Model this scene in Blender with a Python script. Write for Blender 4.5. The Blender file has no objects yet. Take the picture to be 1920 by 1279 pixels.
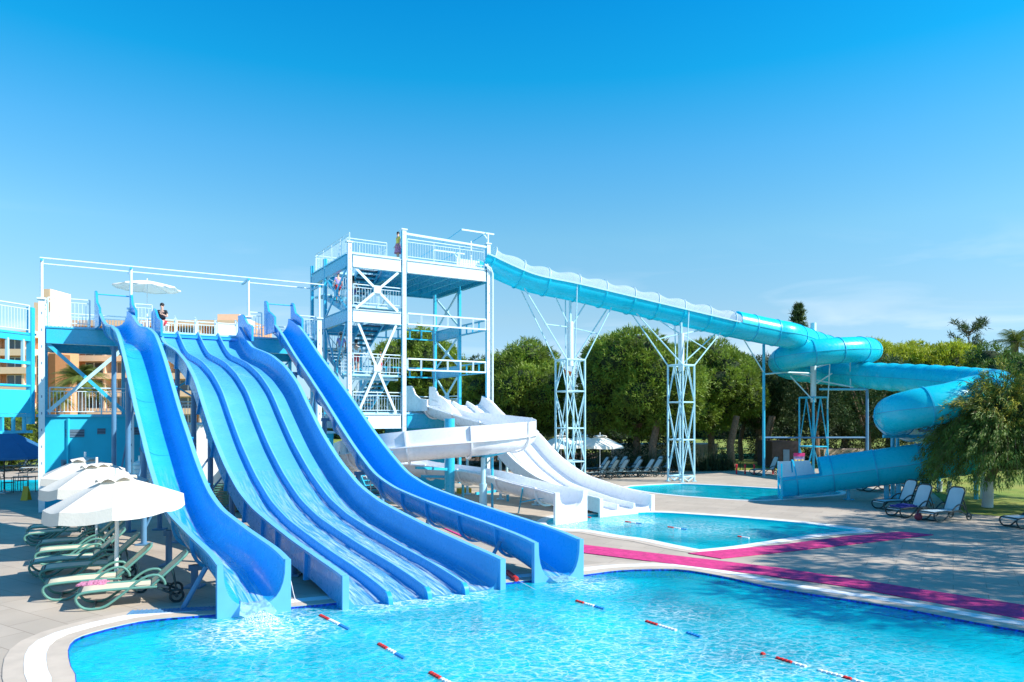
import bpy, bmesh, math, random
import numpy as np
from math import sin, cos, pi, radians, atan2, sqrt
from mathutils import Vector, Matrix
from mathutils.geometry import tessellate_polygon

# ------------------------------------------------------------------ camera, light, exposure
scn = bpy.context.scene
COL = scn.collection
FPX, CAMH, CX, HY = 1350.0, 3.6, 960.0, 780.0      # focal length in photo pixels, eye height, horizon row
cam_d = bpy.data.cameras.new('camera'); cam = bpy.data.objects.new('camera', cam_d); COL.objects.link(cam)
cam.location = (0, 0, CAMH); cam.rotation_euler = (radians(90), 0, 0)
cam_d.sensor_width = 36; cam_d.lens = 36 * FPX / 1920; cam_d.shift_y = (HY - 639.5) / 1920
cam_d.clip_start = .1; cam_d.clip_end = 4000
scn.camera = cam

SUN_AZ, SUN_EL = radians(-14), radians(39)           # azimuth measured from +x towards +y
w = bpy.data.worlds.new('World'); scn.world = w; w.use_nodes = True
nt = w.node_tree; nt.nodes.clear()
def N(t, **k):
    n = nt.nodes.new(t)
    for a, b in k.items(): setattr(n, a, b)
    return n
sky = N('ShaderNodeTexSky', sky_type='NISHITA'); sky.sun_disc = False
sky.sun_elevation = SUN_EL; sky.sun_rotation = pi / 2 - SUN_AZ
sky.air_density = 1.0; sky.dust_density = .3; sky.ozone_density = 1.5
hsv = N('ShaderNodeHueSaturation'); hsv.inputs['Saturation'].default_value = 1.0
nt.links.new(sky.outputs[0], hsv.inputs['Color'])
tc = N('ShaderNodeTexCoord'); sep = N('ShaderNodeSeparateXYZ'); nt.links.new(tc.outputs['Generated'], sep.inputs[0])
tint = N('ShaderNodeValToRGB'); cr = tint.color_ramp
cr.elements[0].position = .02; cr.elements[0].color = (.63, .92, 1.45, 1)
cr.elements[1].position = 1; cr.elements[1].color = (.03, .85, 1.45, 1)
for z_, c_ in ((.132, (.91, 1.14, 1.225)), (.237, (.83, 1.42, 1.45)), (.335, (.47, 1.46, 1.72)), (.423, (.06, 1.45, 1.84)), (.49, (.03, 1.35, 1.9)), (.60, (.02, 1.05, 1.7))):
    e = cr.elements.new(z_); e.color = c_ + (1,)
nt.links.new(sep.outputs['Z'], tint.inputs[0])
mul = N('ShaderNodeMixRGB', blend_type='MULTIPLY'); mul.inputs[0].default_value = 1
nt.links.new(hsv.outputs[0], mul.inputs[1]); nt.links.new(tint.outputs[0], mul.inputs[2])
# thin high cirrus: wisps low in the sky
mp = N('ShaderNodeMapping'); mp.inputs['Scale'].default_value = (1.2, 1.2, 6.5); mp.inputs['Rotation'].default_value = (.12, .25, .3)
nt.links.new(tc.outputs['Generated'], mp.inputs[0])
cn = N('ShaderNodeTexNoise'); cn.inputs['Scale'].default_value = 2.6; cn.inputs['Detail'].default_value = 9; cn.inputs['Distortion'].default_value = 1.1
nt.links.new(mp.outputs[0], cn.inputs['Vector'])
cm = N('ShaderNodeMapRange'); cm.inputs[1].default_value = .50; cm.inputs[2].default_value = .85; cm.inputs[3].default_value = 0; cm.inputs[4].default_value = .75
nt.links.new(cn.outputs[0], cm.inputs[0])
cb = N('ShaderNodeMapRange'); cb.inputs[1].default_value = .10; cb.inputs[2].default_value = .24; cb.inputs[3].default_value = 1; cb.inputs[4].default_value = 0
nt.links.new(sep.outputs['Z'], cb.inputs[0])
cmul = N('ShaderNodeMath', operation='MULTIPLY'); nt.links.new(cm.outputs[0], cmul.inputs[0]); nt.links.new(cb.outputs[0], cmul.inputs[1])
cmix = N('ShaderNodeMixRGB'); cmix.inputs[2].default_value = (7.5, 8.6, 9.6, 1)
nt.links.new(cmul.outputs[0], cmix.inputs[0]); nt.links.new(mul.outputs[0], cmix.inputs[1])
bg = N('ShaderNodeBackground'); bg.inputs[1].default_value = .083
nt.links.new(cmix.outputs[0], bg.inputs[0])
wo = N('ShaderNodeOutputWorld'); nt.links.new(bg.outputs[0], wo.inputs[0])

sd = bpy.data.lights.new('sun', 'SUN'); sd.energy = 4.9; sd.angle = radians(.53); sd.color = (1, .955, .88)
sun = bpy.data.objects.new('sun', sd); COL.objects.link(sun); sun.location = (40, 0, 40)
sdir = Vector((cos(SUN_EL) * cos(SUN_AZ), cos(SUN_EL) * sin(SUN_AZ), sin(SUN_EL)))
sun.rotation_euler = sdir.to_track_quat('Z', 'Y').to_euler()
vs = scn.view_settings; vs.view_transform = 'Standard'; vs.look = 'None'; vs.exposure = .64; vs.gamma = 1
scn.cycles.max_bounces = 6; scn.cycles.transparent_max_bounces = 14; scn.cycles.diffuse_bounces = 4
scn.cycles.caustics_reflective = False; scn.cycles.caustics_refractive = False

# ------------------------------------------------------------------ helpers
def P(px, py, z=0.0):
    """ground point seen at photo pixel (px,py) on the level z"""
    d = FPX * (CAMH - z) / (py - HY); return Vector(((px - CX) / FPX * d, d, z))
def D(px, py, d):
    return Vector(((px - CX) / FPX * d, d, CAMH + (HY - py) * d / FPX))
def V3(*a): return Vector(a)
BASE = {}
class MB:
    def __init__(s): s.v = []; s.f = []
    def add(s, vs, fs):
        o = len(s.v); s.v += [tuple(x) for x in vs]; s.f += [tuple(i + o for i in f) for f in fs]; return s
    def box(s, c, size, rz=0.0, axes=None):
        if axes is None: axes = (V3(cos(rz), sin(rz), 0), V3(-sin(rz), cos(rz), 0), V3(0, 0, 1))
        c = Vector(c); h = [axes[i] * (size[i] / 2) for i in range(3)]; vs = []
        for z in (-1, 1):
            for x, y in ((-1, -1), (1, -1), (1, 1), (-1, 1)): vs.append(c + h[0] * x + h[1] * y + h[2] * z)
        return s.add(vs, [(3, 2, 1, 0), (4, 5, 6, 7), (0, 1, 5, 4), (1, 2, 6, 5), (2, 3, 7, 6), (3, 0, 4, 7)])
    def beam(s, p, q, wd, ht, up=None):
        p, q = Vector(p), Vector(q); t = (q - p); L = t.length
        if L < 1e-6: return s
        t /= L; up = Vector(up) if up else V3(0, 0, 1)
        if abs(t.dot(up)) > .99: up = V3(0, 1, 0)
        sd_ = t.cross(up).normalized(); u2 = sd_.cross(t)
        return s.box((p + q) / 2, (L, wd, ht), axes=(t, sd_, u2))
    def tube(s, pts, r, n=8, cap=True, closed=False):
        pts = [Vector(p) for p in pts]; m = len(pts); rr = r if isinstance(r, (list, tuple)) else [r] * m
        vs = []; prev = None
        for i, p in enumerate(pts):
            if closed: t = pts[(i + 1) % m] - pts[i - 1]
            else: t = pts[min(i + 1, m - 1)] - pts[max(i - 1, 0)]
            t.normalize()
            if prev is None:
                a = V3(0, 0, 1) if abs(t.z) < .9 else V3(1, 0, 0); nrm = (a - t * a.dot(t)).normalized()
            else: nrm = (prev - t * prev.dot(t)); nrm = nrm.normalized() if nrm.length > 1e-6 else prev
            prev = nrm; b = t.cross(nrm)
            for k in range(n):
                an = 2 * pi * k / n; vs.append(p + (nrm * cos(an) + b * sin(an)) * rr[i])
        fs = []
        for i in range(m if closed else m - 1):
            j = (i + 1) % m
            for k in range(n):
                l = (k + 1) % n; fs.append((i * n + k, i * n + l, j * n + l, j * n + k))
        if cap and not closed: fs += [tuple(range(n - 1, -1, -1)), tuple((m - 1) * n + k for k in range(n))]
        return s.add(vs, fs)
    def cyl(s, c, r, h, n=16, r2=None):
        c = Vector(c); return s.tube([c, c + V3(0, 0, h)], [r, r if r2 is None else r2], n)
    def lathe(s, c, prof, n=16, sx=1, sy=1):
        c = Vector(c); vs = []
        for r, z in prof:
            for k in range(n): a = 2 * pi * k / n; vs.append((c.x + r * cos(a) * sx, c.y + r * sin(a) * sy, c.z + z))
        fs = [(i * n + k, i * n + (k + 1) % n, (i + 1) * n + (k + 1) % n, (i + 1) * n + k) for i in range(len(prof) - 1) for k in range(n)]
        return s.add(vs, fs)
    def ball(s, c, r, n=12, m=8):
        r = r if isinstance(r, (list, tuple)) else (r, r, r); c = Vector(c)
        vs = [(c.x, c.y, c.z - r[2])]; fs = []
        for i in range(1, m):
            a = -pi / 2 + pi * i / m
            for k in range(n): b = 2 * pi * k / n; vs.append((c.x + r[0] * cos(a) * cos(b), c.y + r[1] * cos(a) * sin(b), c.z + r[2] * sin(a)))
        vs.append((c.x, c.y, c.z + r[2])); L = len(vs) - 1
        for k in range(n):
            fs.append((0, 1 + (k + 1) % n, 1 + k)); fs.append((L, L - n + k, L - n + (k + 1) % n))
        for i in range(m - 2):
            for k in range(n): fs.append((1 + i * n + k, 1 + i * n + (k + 1) % n, 1 + (i + 1) * n + (k + 1) % n, 1 + (i + 1) * n + k))
        return s.add(vs, fs)
    def prism(s, poly, z0, z1):
        n = len(poly); vs = [(p[0], p[1], z0) for p in poly] + [(p[0], p[1], z1) for p in poly]
        tri = tessellate_polygon([[Vector((p[0], p[1], 0)) for p in poly]])
        area = sum(poly[i][0] * poly[(i + 1) % n][1] - poly[(i + 1) % n][0] * poly[i][1] for i in range(n))
        fs = [t for t in tri] + [tuple(i + n for i in reversed(t)) for t in tri]
        fs += [(i, (i + 1) % n, (i + 1) % n + n, i + n) for i in range(n)]
        return s.add(vs, fs)
    def strip(s, secs, closed_sec=True, caps=True, pair=False):
        """join cross sections (lists of points, all the same length)"""
        n = len(secs[0]); vs = [p for sec in secs for p in sec]; fs = []
        for i in range(len(secs) - 1):
            for k in range(n if closed_sec else n - 1):
                l = (k + 1) % n; fs.append((i * n + k, i * n + l, (i + 1) * n + l, (i + 1) * n + k))
        if pair:
            for o in (0, (len(secs) - 1) * n):
                fs += [(o + k, o + k + 1, o + n - 2 - k, o + n - 1 - k) for k in range(n // 2 - 1)]
        elif closed_sec and caps:
            for idx, o in ((0, 0), (1, (len(secs) - 1) * n)):
                sec = secs[0 if idx == 0 else -1]
                c = sum((Vector(p) for p in sec), Vector()) / n
                nr = Vector()
                for k in range(n): nr += (Vector(sec[k]) - c).cross(Vector(sec[(k + 1) % n]) - c)
                nr.normalize(); a = (Vector(sec[1]) - Vector(sec[0])).normalized(); b = nr.cross(a)
                tri = tessellate_polygon([[Vector((Vector(p).dot(a), Vector(p).dot(b), 0)) for p in sec]])
                fs += [tuple(o + i for i in t) for t in tri]
        return s.add(vs, fs)
def mesh_obj(name, mb, m, base, smooth=True, angle=35):
    me = bpy.data.meshes.new(name); b = Vector(base)
    me.from_pydata([(v[0] - b.x, v[1] - b.y, v[2] - b.z) for v in mb.v], [], mb.f); me.validate()
    bm = bmesh.new(); bm.from_mesh(me); bmesh.ops.recalc_face_normals(bm, faces=bm.faces)
    if getattr(mb, 'up', False):
        bm.normal_update(); bmesh.ops.reverse_faces(bm, faces=[f for f in bm.faces if f.normal.z < 0])
    bm.to_mesh(me); bm.free()
    if smooth:
        me.polygons.foreach_set('use_smooth', [True] * len(me.polygons)); me.set_sharp_from_angle(angle=radians(angle))
    if m: me.materials.append(m)
    o = bpy.data.objects.new(name, me); COL.objects.link(o); return o
def tag(o, label=None, cat=None, group=None, kind=None):
    if label: o['label'] = label
    if cat: o['category'] = cat
    if group: o['group'] = group
    if kind: o['kind'] = kind
    return o
def thing(name, label, cat, base=(0, 0, 0), group=None, rz=0.0):
    o = bpy.data.objects.new(name, None); COL.objects.link(o); o.location = base; o.rotation_euler = (0, 0, rz)
    o.empty_display_size = .2; BASE[o.name] = Vector(base); return tag(o, label, cat, group)
def part(name, mb, m, parent, label=None, smooth=True, angle=35):
    b = BASE[parent.name]; o = mesh_obj(name, mb, m, b, smooth, angle); o.parent = parent; BASE[o.name] = b
    if label: o['label'] = label
    return o
def solo(name, label, cat, mb, m, base=(0, 0, 0), group=None, smooth=True, angle=35):
    o = mesh_obj(name, mb, m, base, smooth, angle); o.location = base; BASE[o.name] = Vector(base); return tag(o, label, cat, group)
def struct(name, mb, m, kind='structure', smooth=True):
    o = mesh_obj(name, mb, m, (0, 0, 0), smooth); o['kind'] = kind; return o
KIDS = {}
def copy_tree(o, parent=None, only=None):
    c = o.copy(); COL.objects.link(c); c.parent = parent; BASE[c.name] = BASE.get(o.name, Vector())
    for ch in [x for x in COL.objects if x.parent == o]: copy_tree(ch, c)
    return c
def crom(pts, step):
    pts = [Vector(p) for p in pts]; P_ = [pts[0] * 2 - pts[1]] + pts + [pts[-1] * 2 - pts[-2]]; out = []
    for i in range(1, len(P_) - 2):
        a, b, c, d = P_[i - 1:i + 3]; n = max(2, int((c - b).length / step))
        for k in range(n):
            t = k / n; out.append(.5 * ((2 * b) + (c - a) * t + (2 * a - 5 * b + 4 * c - d) * t * t + (3 * b - 3 * c + d - a) * t ** 3))
    out.append(pts[-1]); return out
def interp(tab, s):
    tab = sorted(tab)
    if s <= tab[0][0]: return tab[0][1]
    for (a, za), (b, zb) in zip(tab, tab[1:]):
        if s <= b: t = (s - a) / (b - a); return za + (zb - za) * t
    return tab[-1][1]
def smoothtab(tab, n, L, k=3):
    ss = [L * i / (n - 1) for i in range(n)]; zs = [interp(tab, s) for s in ss]
    for _ in range(k): zs = [zs[0]] + [(zs[i - 1] + 2 * zs[i] + zs[i + 1]) / 4 for i in range(1, n - 1)] + [zs[-1]]
    return ss, zs

# ------------------------------------------------------------------ materials
def mat(name, col, rough=.5, metal=0.0, var=.06, scale=3.0, bump=0.0, bscale=40.0, spec=.5, alpha=1.0, trans=0.0, coat=0.0, detail=5.0):
    m = bpy.data.materials.new(name); m.use_nodes = True; t = m.node_tree; b = t.nodes['Principled BSDF']
    b.inputs['Roughness'].default_value = rough; b.inputs['Metallic'].default_value = metal
    b.inputs['Specular IOR Level'].default_value = spec; b.inputs['Coat Weight'].default_value = coat
    b.inputs['Alpha'].default_value = alpha
    tcn = t.nodes.new('ShaderNodeTexCoord')
    nz = t.nodes.new('ShaderNodeTexNoise'); nz.inputs['Scale'].default_value = scale; nz.inputs['Detail'].default_value = detail
    t.links.new(tcn.outputs['Object'], nz.inputs['Vector'])
    r = t.nodes.new('ShaderNodeValToRGB'); r.color_ramp.elements[0].position = .3; r.color_ramp.elements[1].position = .7
    r.color_ramp.elements[0].color = tuple(max(0, c * (1 - var)) for c in col) + (1,)
    r.color_ramp.elements[1].color = tuple(min(1, c * (1 + var)) for c in col) + (1,)
    t.links.new(nz.outputs[0], r.inputs[0]); t.links.new(r.outputs[0], b.inputs['Base Color'])
    if bump:
        n2 = t.nodes.new('ShaderNodeTexNoise'); n2.inputs['Scale'].default_value = bscale; n2.inputs['Detail'].default_value = 4
        t.links.new(tcn.outputs['Object'], n2.inputs['Vector'])
        bp = t.nodes.new('ShaderNodeBump'); bp.inputs['Strength'].default_value = bump; bp.inputs['Distance'].default_value = .02
        t.links.new(n2.outputs[0], bp.inputs['Height']); t.links.new(bp.outputs[0], b.inputs['Normal'])
    if trans:
        tr = t.nodes.new('ShaderNodeBsdfTranslucent'); mx = t.nodes.new('ShaderNodeMixShader'); mx.inputs[0].default_value = trans
        t.links.new(r.outputs[0], tr.inputs[0]); t.links.new(b.outputs[0], mx.inputs[1]); t.links.new(tr.outputs[0], mx.inputs[2])
        t.links.new(mx.outputs[0], t.nodes['Material Output'].inputs[0])
    return m
M = {}
def slide_mat(name, col, wear, tr=0.0):
    """moulded fibreglass: slow colour drift, faint water streaks, dirt patches, glossy coat"""
    m = mat(name, col, .3, var=.05, scale=1.1, coat=.25, trans=tr); t = m.node_tree; b = t.nodes['Principled BSDF']
    tcn = t.nodes.new('ShaderNodeTexCoord'); nz = t.nodes.new('ShaderNodeTexNoise'); nz.inputs['Scale'].default_value = 7; nz.inputs['Detail'].default_value = 8
    t.links.new(tcn.outputs['Object'], nz.inputs[0])
    mr = t.nodes.new('ShaderNodeMapRange'); mr.inputs[1].default_value = .35; mr.inputs[2].default_value = .75; mr.inputs[3].default_value = .22; mr.inputs[4].default_value = .45
    t.links.new(nz.outputs[0], mr.inputs[0]); t.links.new(mr.outputs[0], b.inputs['Roughness'])
    src = b.inputs['Base Color'].links[0].from_socket
    mx = t.nodes.new('ShaderNodeMixRGB'); mx.inputs[2].default_value = tuple(wear) + (1,)
    n2 = t.nodes.new('ShaderNodeTexNoise'); n2.inputs['Scale'].default_value = 2.2; n2.inputs['Detail'].default_value = 10; n2.inputs['Roughness'].default_value = .7
    t.links.new(tcn.outputs['Object'], n2.inputs[0])
    m2 = t.nodes.new('ShaderNodeMapRange'); m2.inputs[1].default_value = .5; m2.inputs[2].default_value = .78; m2.inputs[3].default_value = 0; m2.inputs[4].default_value = .28
    t.links.new(n2.outputs[0], m2.inputs[0]); t.links.new(m2.outputs[0], mx.inputs[0]); t.links.new(src, mx.inputs[1]); t.links.new(mx.outputs[0], b.inputs['Base Color'])
    return m
M['slide'] = slide_mat('blue_fibreglass', (.020, .355, .77), (.07, .44, .80))
M['lane'] = slide_mat('pale_blue_lane', (.075, .36, .70), (.16, .45, .77))
M['slideseam'] = mat('slide_seam', (.003, .22, .55), .5)
M['rim'] = mat('sunlit_rim_blue', (.14, .45, .80), .3, var=.05)  # slide blue with sunlight on the rim tops put into the colour
M['turq'] = slide_mat('turquoise_fibreglass', (.015, .80, .95), (.05, .82, .95), .4)
M['turq_seam'] = mat('turquoise_seam', (.01, .46, .68), .4)
M['wslide'] = slide_mat('white_fibreglass', (.84, .85, .87), (.78, .76, .73))
M['frame'] = slide_mat('turquoise_and_shaded_paint', (.03, .47, .70), (.10, .30, .38))  # also painted on the shaded side faces of columns and girders
M['white'] = slide_mat('white_and_sunlit_paint', (.70, .83, .88), (.50, .46, .42))  # also painted on the sunlit front faces of the same steel
M['tread'] = mat('dark_tread', (.025, .07, .12), .6)
M['pour'] = mat('pouring_water', (.38, .74, .92), .2, var=.5, scale=11, bump=.9, bscale=16, trans=.3, alpha=.8)
M['pale'] = mat('pale_steel_paint', (.46, .74, .84), .45, var=.06)
M['leg'] = mat('slate_blue_paint', (.10, .25, .42), .5, var=.12)
M['wallblue'] = mat('blue_plaster', (.018, .50, .70), .8, var=.07, scale=1.2, bump=.15)
M['wallwhite'] = mat('white_plaster', (.8, .8, .78), .8, var=.04, bump=.15)
M['vent'] = mat('vent_grey', (.16, .26, .36), .6)
M['dark'] = mat('dark_void', (.02, .025, .035), .9)
M['canvas'] = mat('white_canvas', (.80, .75, .66), .9, var=.04, bump=.25, bscale=25, trans=.12)
M['bluecanvas'] = mat('blue_canvas', (.03, .16, .34), .9, bump=.2, bscale=25)
M['pole'] = mat('white_pole', (.85, .85, .84), .35)
M['lframe'] = mat('green_resin', (.10, .26, .21), .4, var=.1)
M['ldark'] = mat('dark_green_resin', (.012, .035, .04), .4)
M['sling'] = mat('beige_sling', (.66, .60, .44), .8, bump=.2, bscale=200)
M['slingback'] = mat('tan_sling', (.50, .44, .30), .8, bump=.2, bscale=200)
M['bluesling'] = mat('pale_blue_sling', (.5, .62, .64), .8)
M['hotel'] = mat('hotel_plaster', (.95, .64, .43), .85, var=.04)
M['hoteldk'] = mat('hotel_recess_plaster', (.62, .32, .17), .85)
M['glass'] = mat('window_glass', (.06, .10, .14), .08, spec=.8)
M['wood'] = mat('warm_wood', (.30, .13, .05), .6)
M['net'] = mat('white_net', (.70, .74, .77), .9, alpha=.2)
M['carpet'] = mat('magenta_carpet', (.62, .035, .20), .95, var=.22, scale=6, bump=.5, bscale=260)
M['red'] = mat('red_plastic', (.62, .03, .02), .4); M['fwhite'] = mat('white_plastic', (.82, .82, .82), .4); M['fblue'] = mat('blue_plastic', (.02, .25, .62), .4)
M['bark'] = mat('pine_bark', (.20, .13, .085), .95, var=.35, scale=9, bump=.8, bscale=14)
M['whitewash'] = mat('whitewashed_bark', (.68, .70, .70), .9, var=.1, bump=.4, bscale=20)
M['pine'] = mat('pine_needles', (.19, .28, .03), .6, var=.5, scale=.9, trans=.34)
M['pinedk'] = mat('deep_pine_needles', (.06, .105, .025), .7, var=.4, scale=1.2, trans=.12)
M['lime'] = mat('light_pine_needles', (.42, .47, .03), .6, var=.35, scale=1.3, trans=.25)
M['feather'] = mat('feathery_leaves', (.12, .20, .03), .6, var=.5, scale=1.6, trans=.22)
M['feathertip'] = mat('yellow_leaf_tips', (.42, .40, .05), .6, var=.4, scale=2.5, trans=.25)
M['palm'] = mat('palm_fronds', (.16, .20, .035), .55, var=.3, trans=.2)
M['bush'] = mat('bush_leaves', (.035, .06, .02), .7, var=.5, scale=2, trans=.1)
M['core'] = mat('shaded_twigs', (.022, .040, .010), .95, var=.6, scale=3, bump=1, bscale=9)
M['skin'] = mat('skin', (.62, .36, .25), .5); M['hair'] = mat('dark_hair', (.015, .012, .012), .6)
M['black'] = mat('black_cloth', (.015, .018, .025), .8); M['yellow'] = mat('yellow_cloth', (.95, .72, .12), .8)
M['lilac'] = mat('lilac_cloth', (.45, .35, .75), .8); M['redcloth'] = mat('red_cloth', (.7, .03, .05), .8); M['whitecloth'] = mat('white_cloth', (.85, .85, .85), .8)
M['navy'] = mat('navy_cloth', (.01, .02, .22), .8); M['pinkcloth'] = mat('pink_floral_cloth', (.75, .22, .35), .8, var=.8, scale=30)
M['terra'] = mat('terracotta', (.55, .16, .07), .85)
M['yellowp'] = mat('yellow_plastic', (.75, .42, .02), .5)
M['steel'] = mat('steel', (.5, .52, .54), .3, metal=.8)
M['foam'] = mat('foam_white', (.9, .95, .97), .8)

def stone_mat():
    m = mat('pale_stone_paving', (.47, .395, .315), .75, var=.09, scale=.7, bump=.08, bscale=60); t = m.node_tree; b = t.nodes['Principled BSDF']
    tcn = t.nodes.new('ShaderNodeTexCoord'); mpn = t.nodes.new('ShaderNodeMapping'); mpn.inputs['Rotation'].default_value = (0, 0, radians(31.5))
    t.links.new(tcn.outputs['Object'], mpn.inputs[0])
    br = t.nodes.new('ShaderNodeTexBrick'); br.inputs['Scale'].default_value = 1; br.offset = .5
    br.inputs['Brick Width'].default_value = 1.2; br.inputs['Row Height'].default_value = .6; br.inputs['Mortar Size'].default_value = .008
    br.inputs['Color1'].default_value = (1, 1, 1, 1); br.inputs['Color2'].default_value = (.88, .87, .86, 1); br.inputs['Mortar'].default_value = (.55, .52, .5, 1)
    t.links.new(mpn.outputs[0], br.inputs['Vector'])
    src = b.inputs['Base Color'].links[0].from_socket; mx = t.nodes.new('ShaderNodeMixRGB'); mx.blend_type = 'MULTIPLY'; mx.inputs[0].default_value = .85
    t.links.new(src, mx.inputs[1]); t.links.new(br.outputs[0], mx.inputs[2])
    # damp stains
    nz = t.nodes.new('ShaderNodeTexNoise'); nz.inputs['Scale'].default_value = .55; nz.inputs['Detail'].default_value = 8; t.links.new(tcn.outputs['Object'], nz.inputs[0])
    mr = t.nodes.new('ShaderNodeMapRange'); mr.inputs[1].default_value = .58; mr.inputs[2].default_value = .72; mr.inputs[3].default_value = 0; mr.inputs[4].default_value = .35
    t.links.new(nz.outputs[0], mr.inputs[0]); m3 = t.nodes.new('ShaderNodeMixRGB'); m3.inputs[2].default_value = (.30, .25, .20, 1)
    t.links.new(mr.outputs[0], m3.inputs[0]); t.links.new(mx.outputs[0], m3.inputs[1]); t.links.new(m3.outputs[0], b.inputs['Base Color'])
    return m
M['stone'] = stone_mat()
M['coping'] = mat('coping_stone', (.53, .44, .35), .7, var=.1, scale=2.5, bump=.1)
M['gutter'] = mat('white_gutter_grille', (.82, .82, .80), .6, var=.03, bump=.4, bscale=90)
M['tile'] = mat('blue_edge_tile', (.01, .04, .42), .3, var=.8, scale=16, detail=1)
M['poolfloor'] = mat('pool_tiles', (.008, .70, .82), .5, var=.08, scale=.8)
def grass_mat(name, a, b_):
    m = mat(name, a, .9, var=.3, scale=1.4, bump=.9, bscale=70); t = m.node_tree; b = t.nodes['Principled BSDF']
    tcn = t.nodes.new('ShaderNodeTexCoord'); nz = t.nodes.new('ShaderNodeTexNoise'); nz.inputs['Scale'].default_value = .45; nz.inputs['Detail'].default_value = 8; t.links.new(tcn.outputs['Object'], nz.inputs[0])
    src = b.inputs['Base Color'].links[0].from_socket; mx = t.nodes.new('ShaderNodeMixRGB'); mx.inputs[2].default_value = tuple(b_) + (1,)
    mr = t.nodes.new('ShaderNodeMapRange'); mr.inputs[1].default_value = .42; mr.inputs[2].default_value = .66
    t.links.new(nz.outputs[0], mr.inputs[0]); t.links.new(mr.outputs[0], mx.inputs[0]); t.links.new(src, mx.inputs[1]); t.links.new(mx.outputs[0], b.inputs['Base Color']); return m
M['grass'] = grass_mat('lawn_grass', (.17, .24, .025), (.30, .29, .05))

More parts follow.
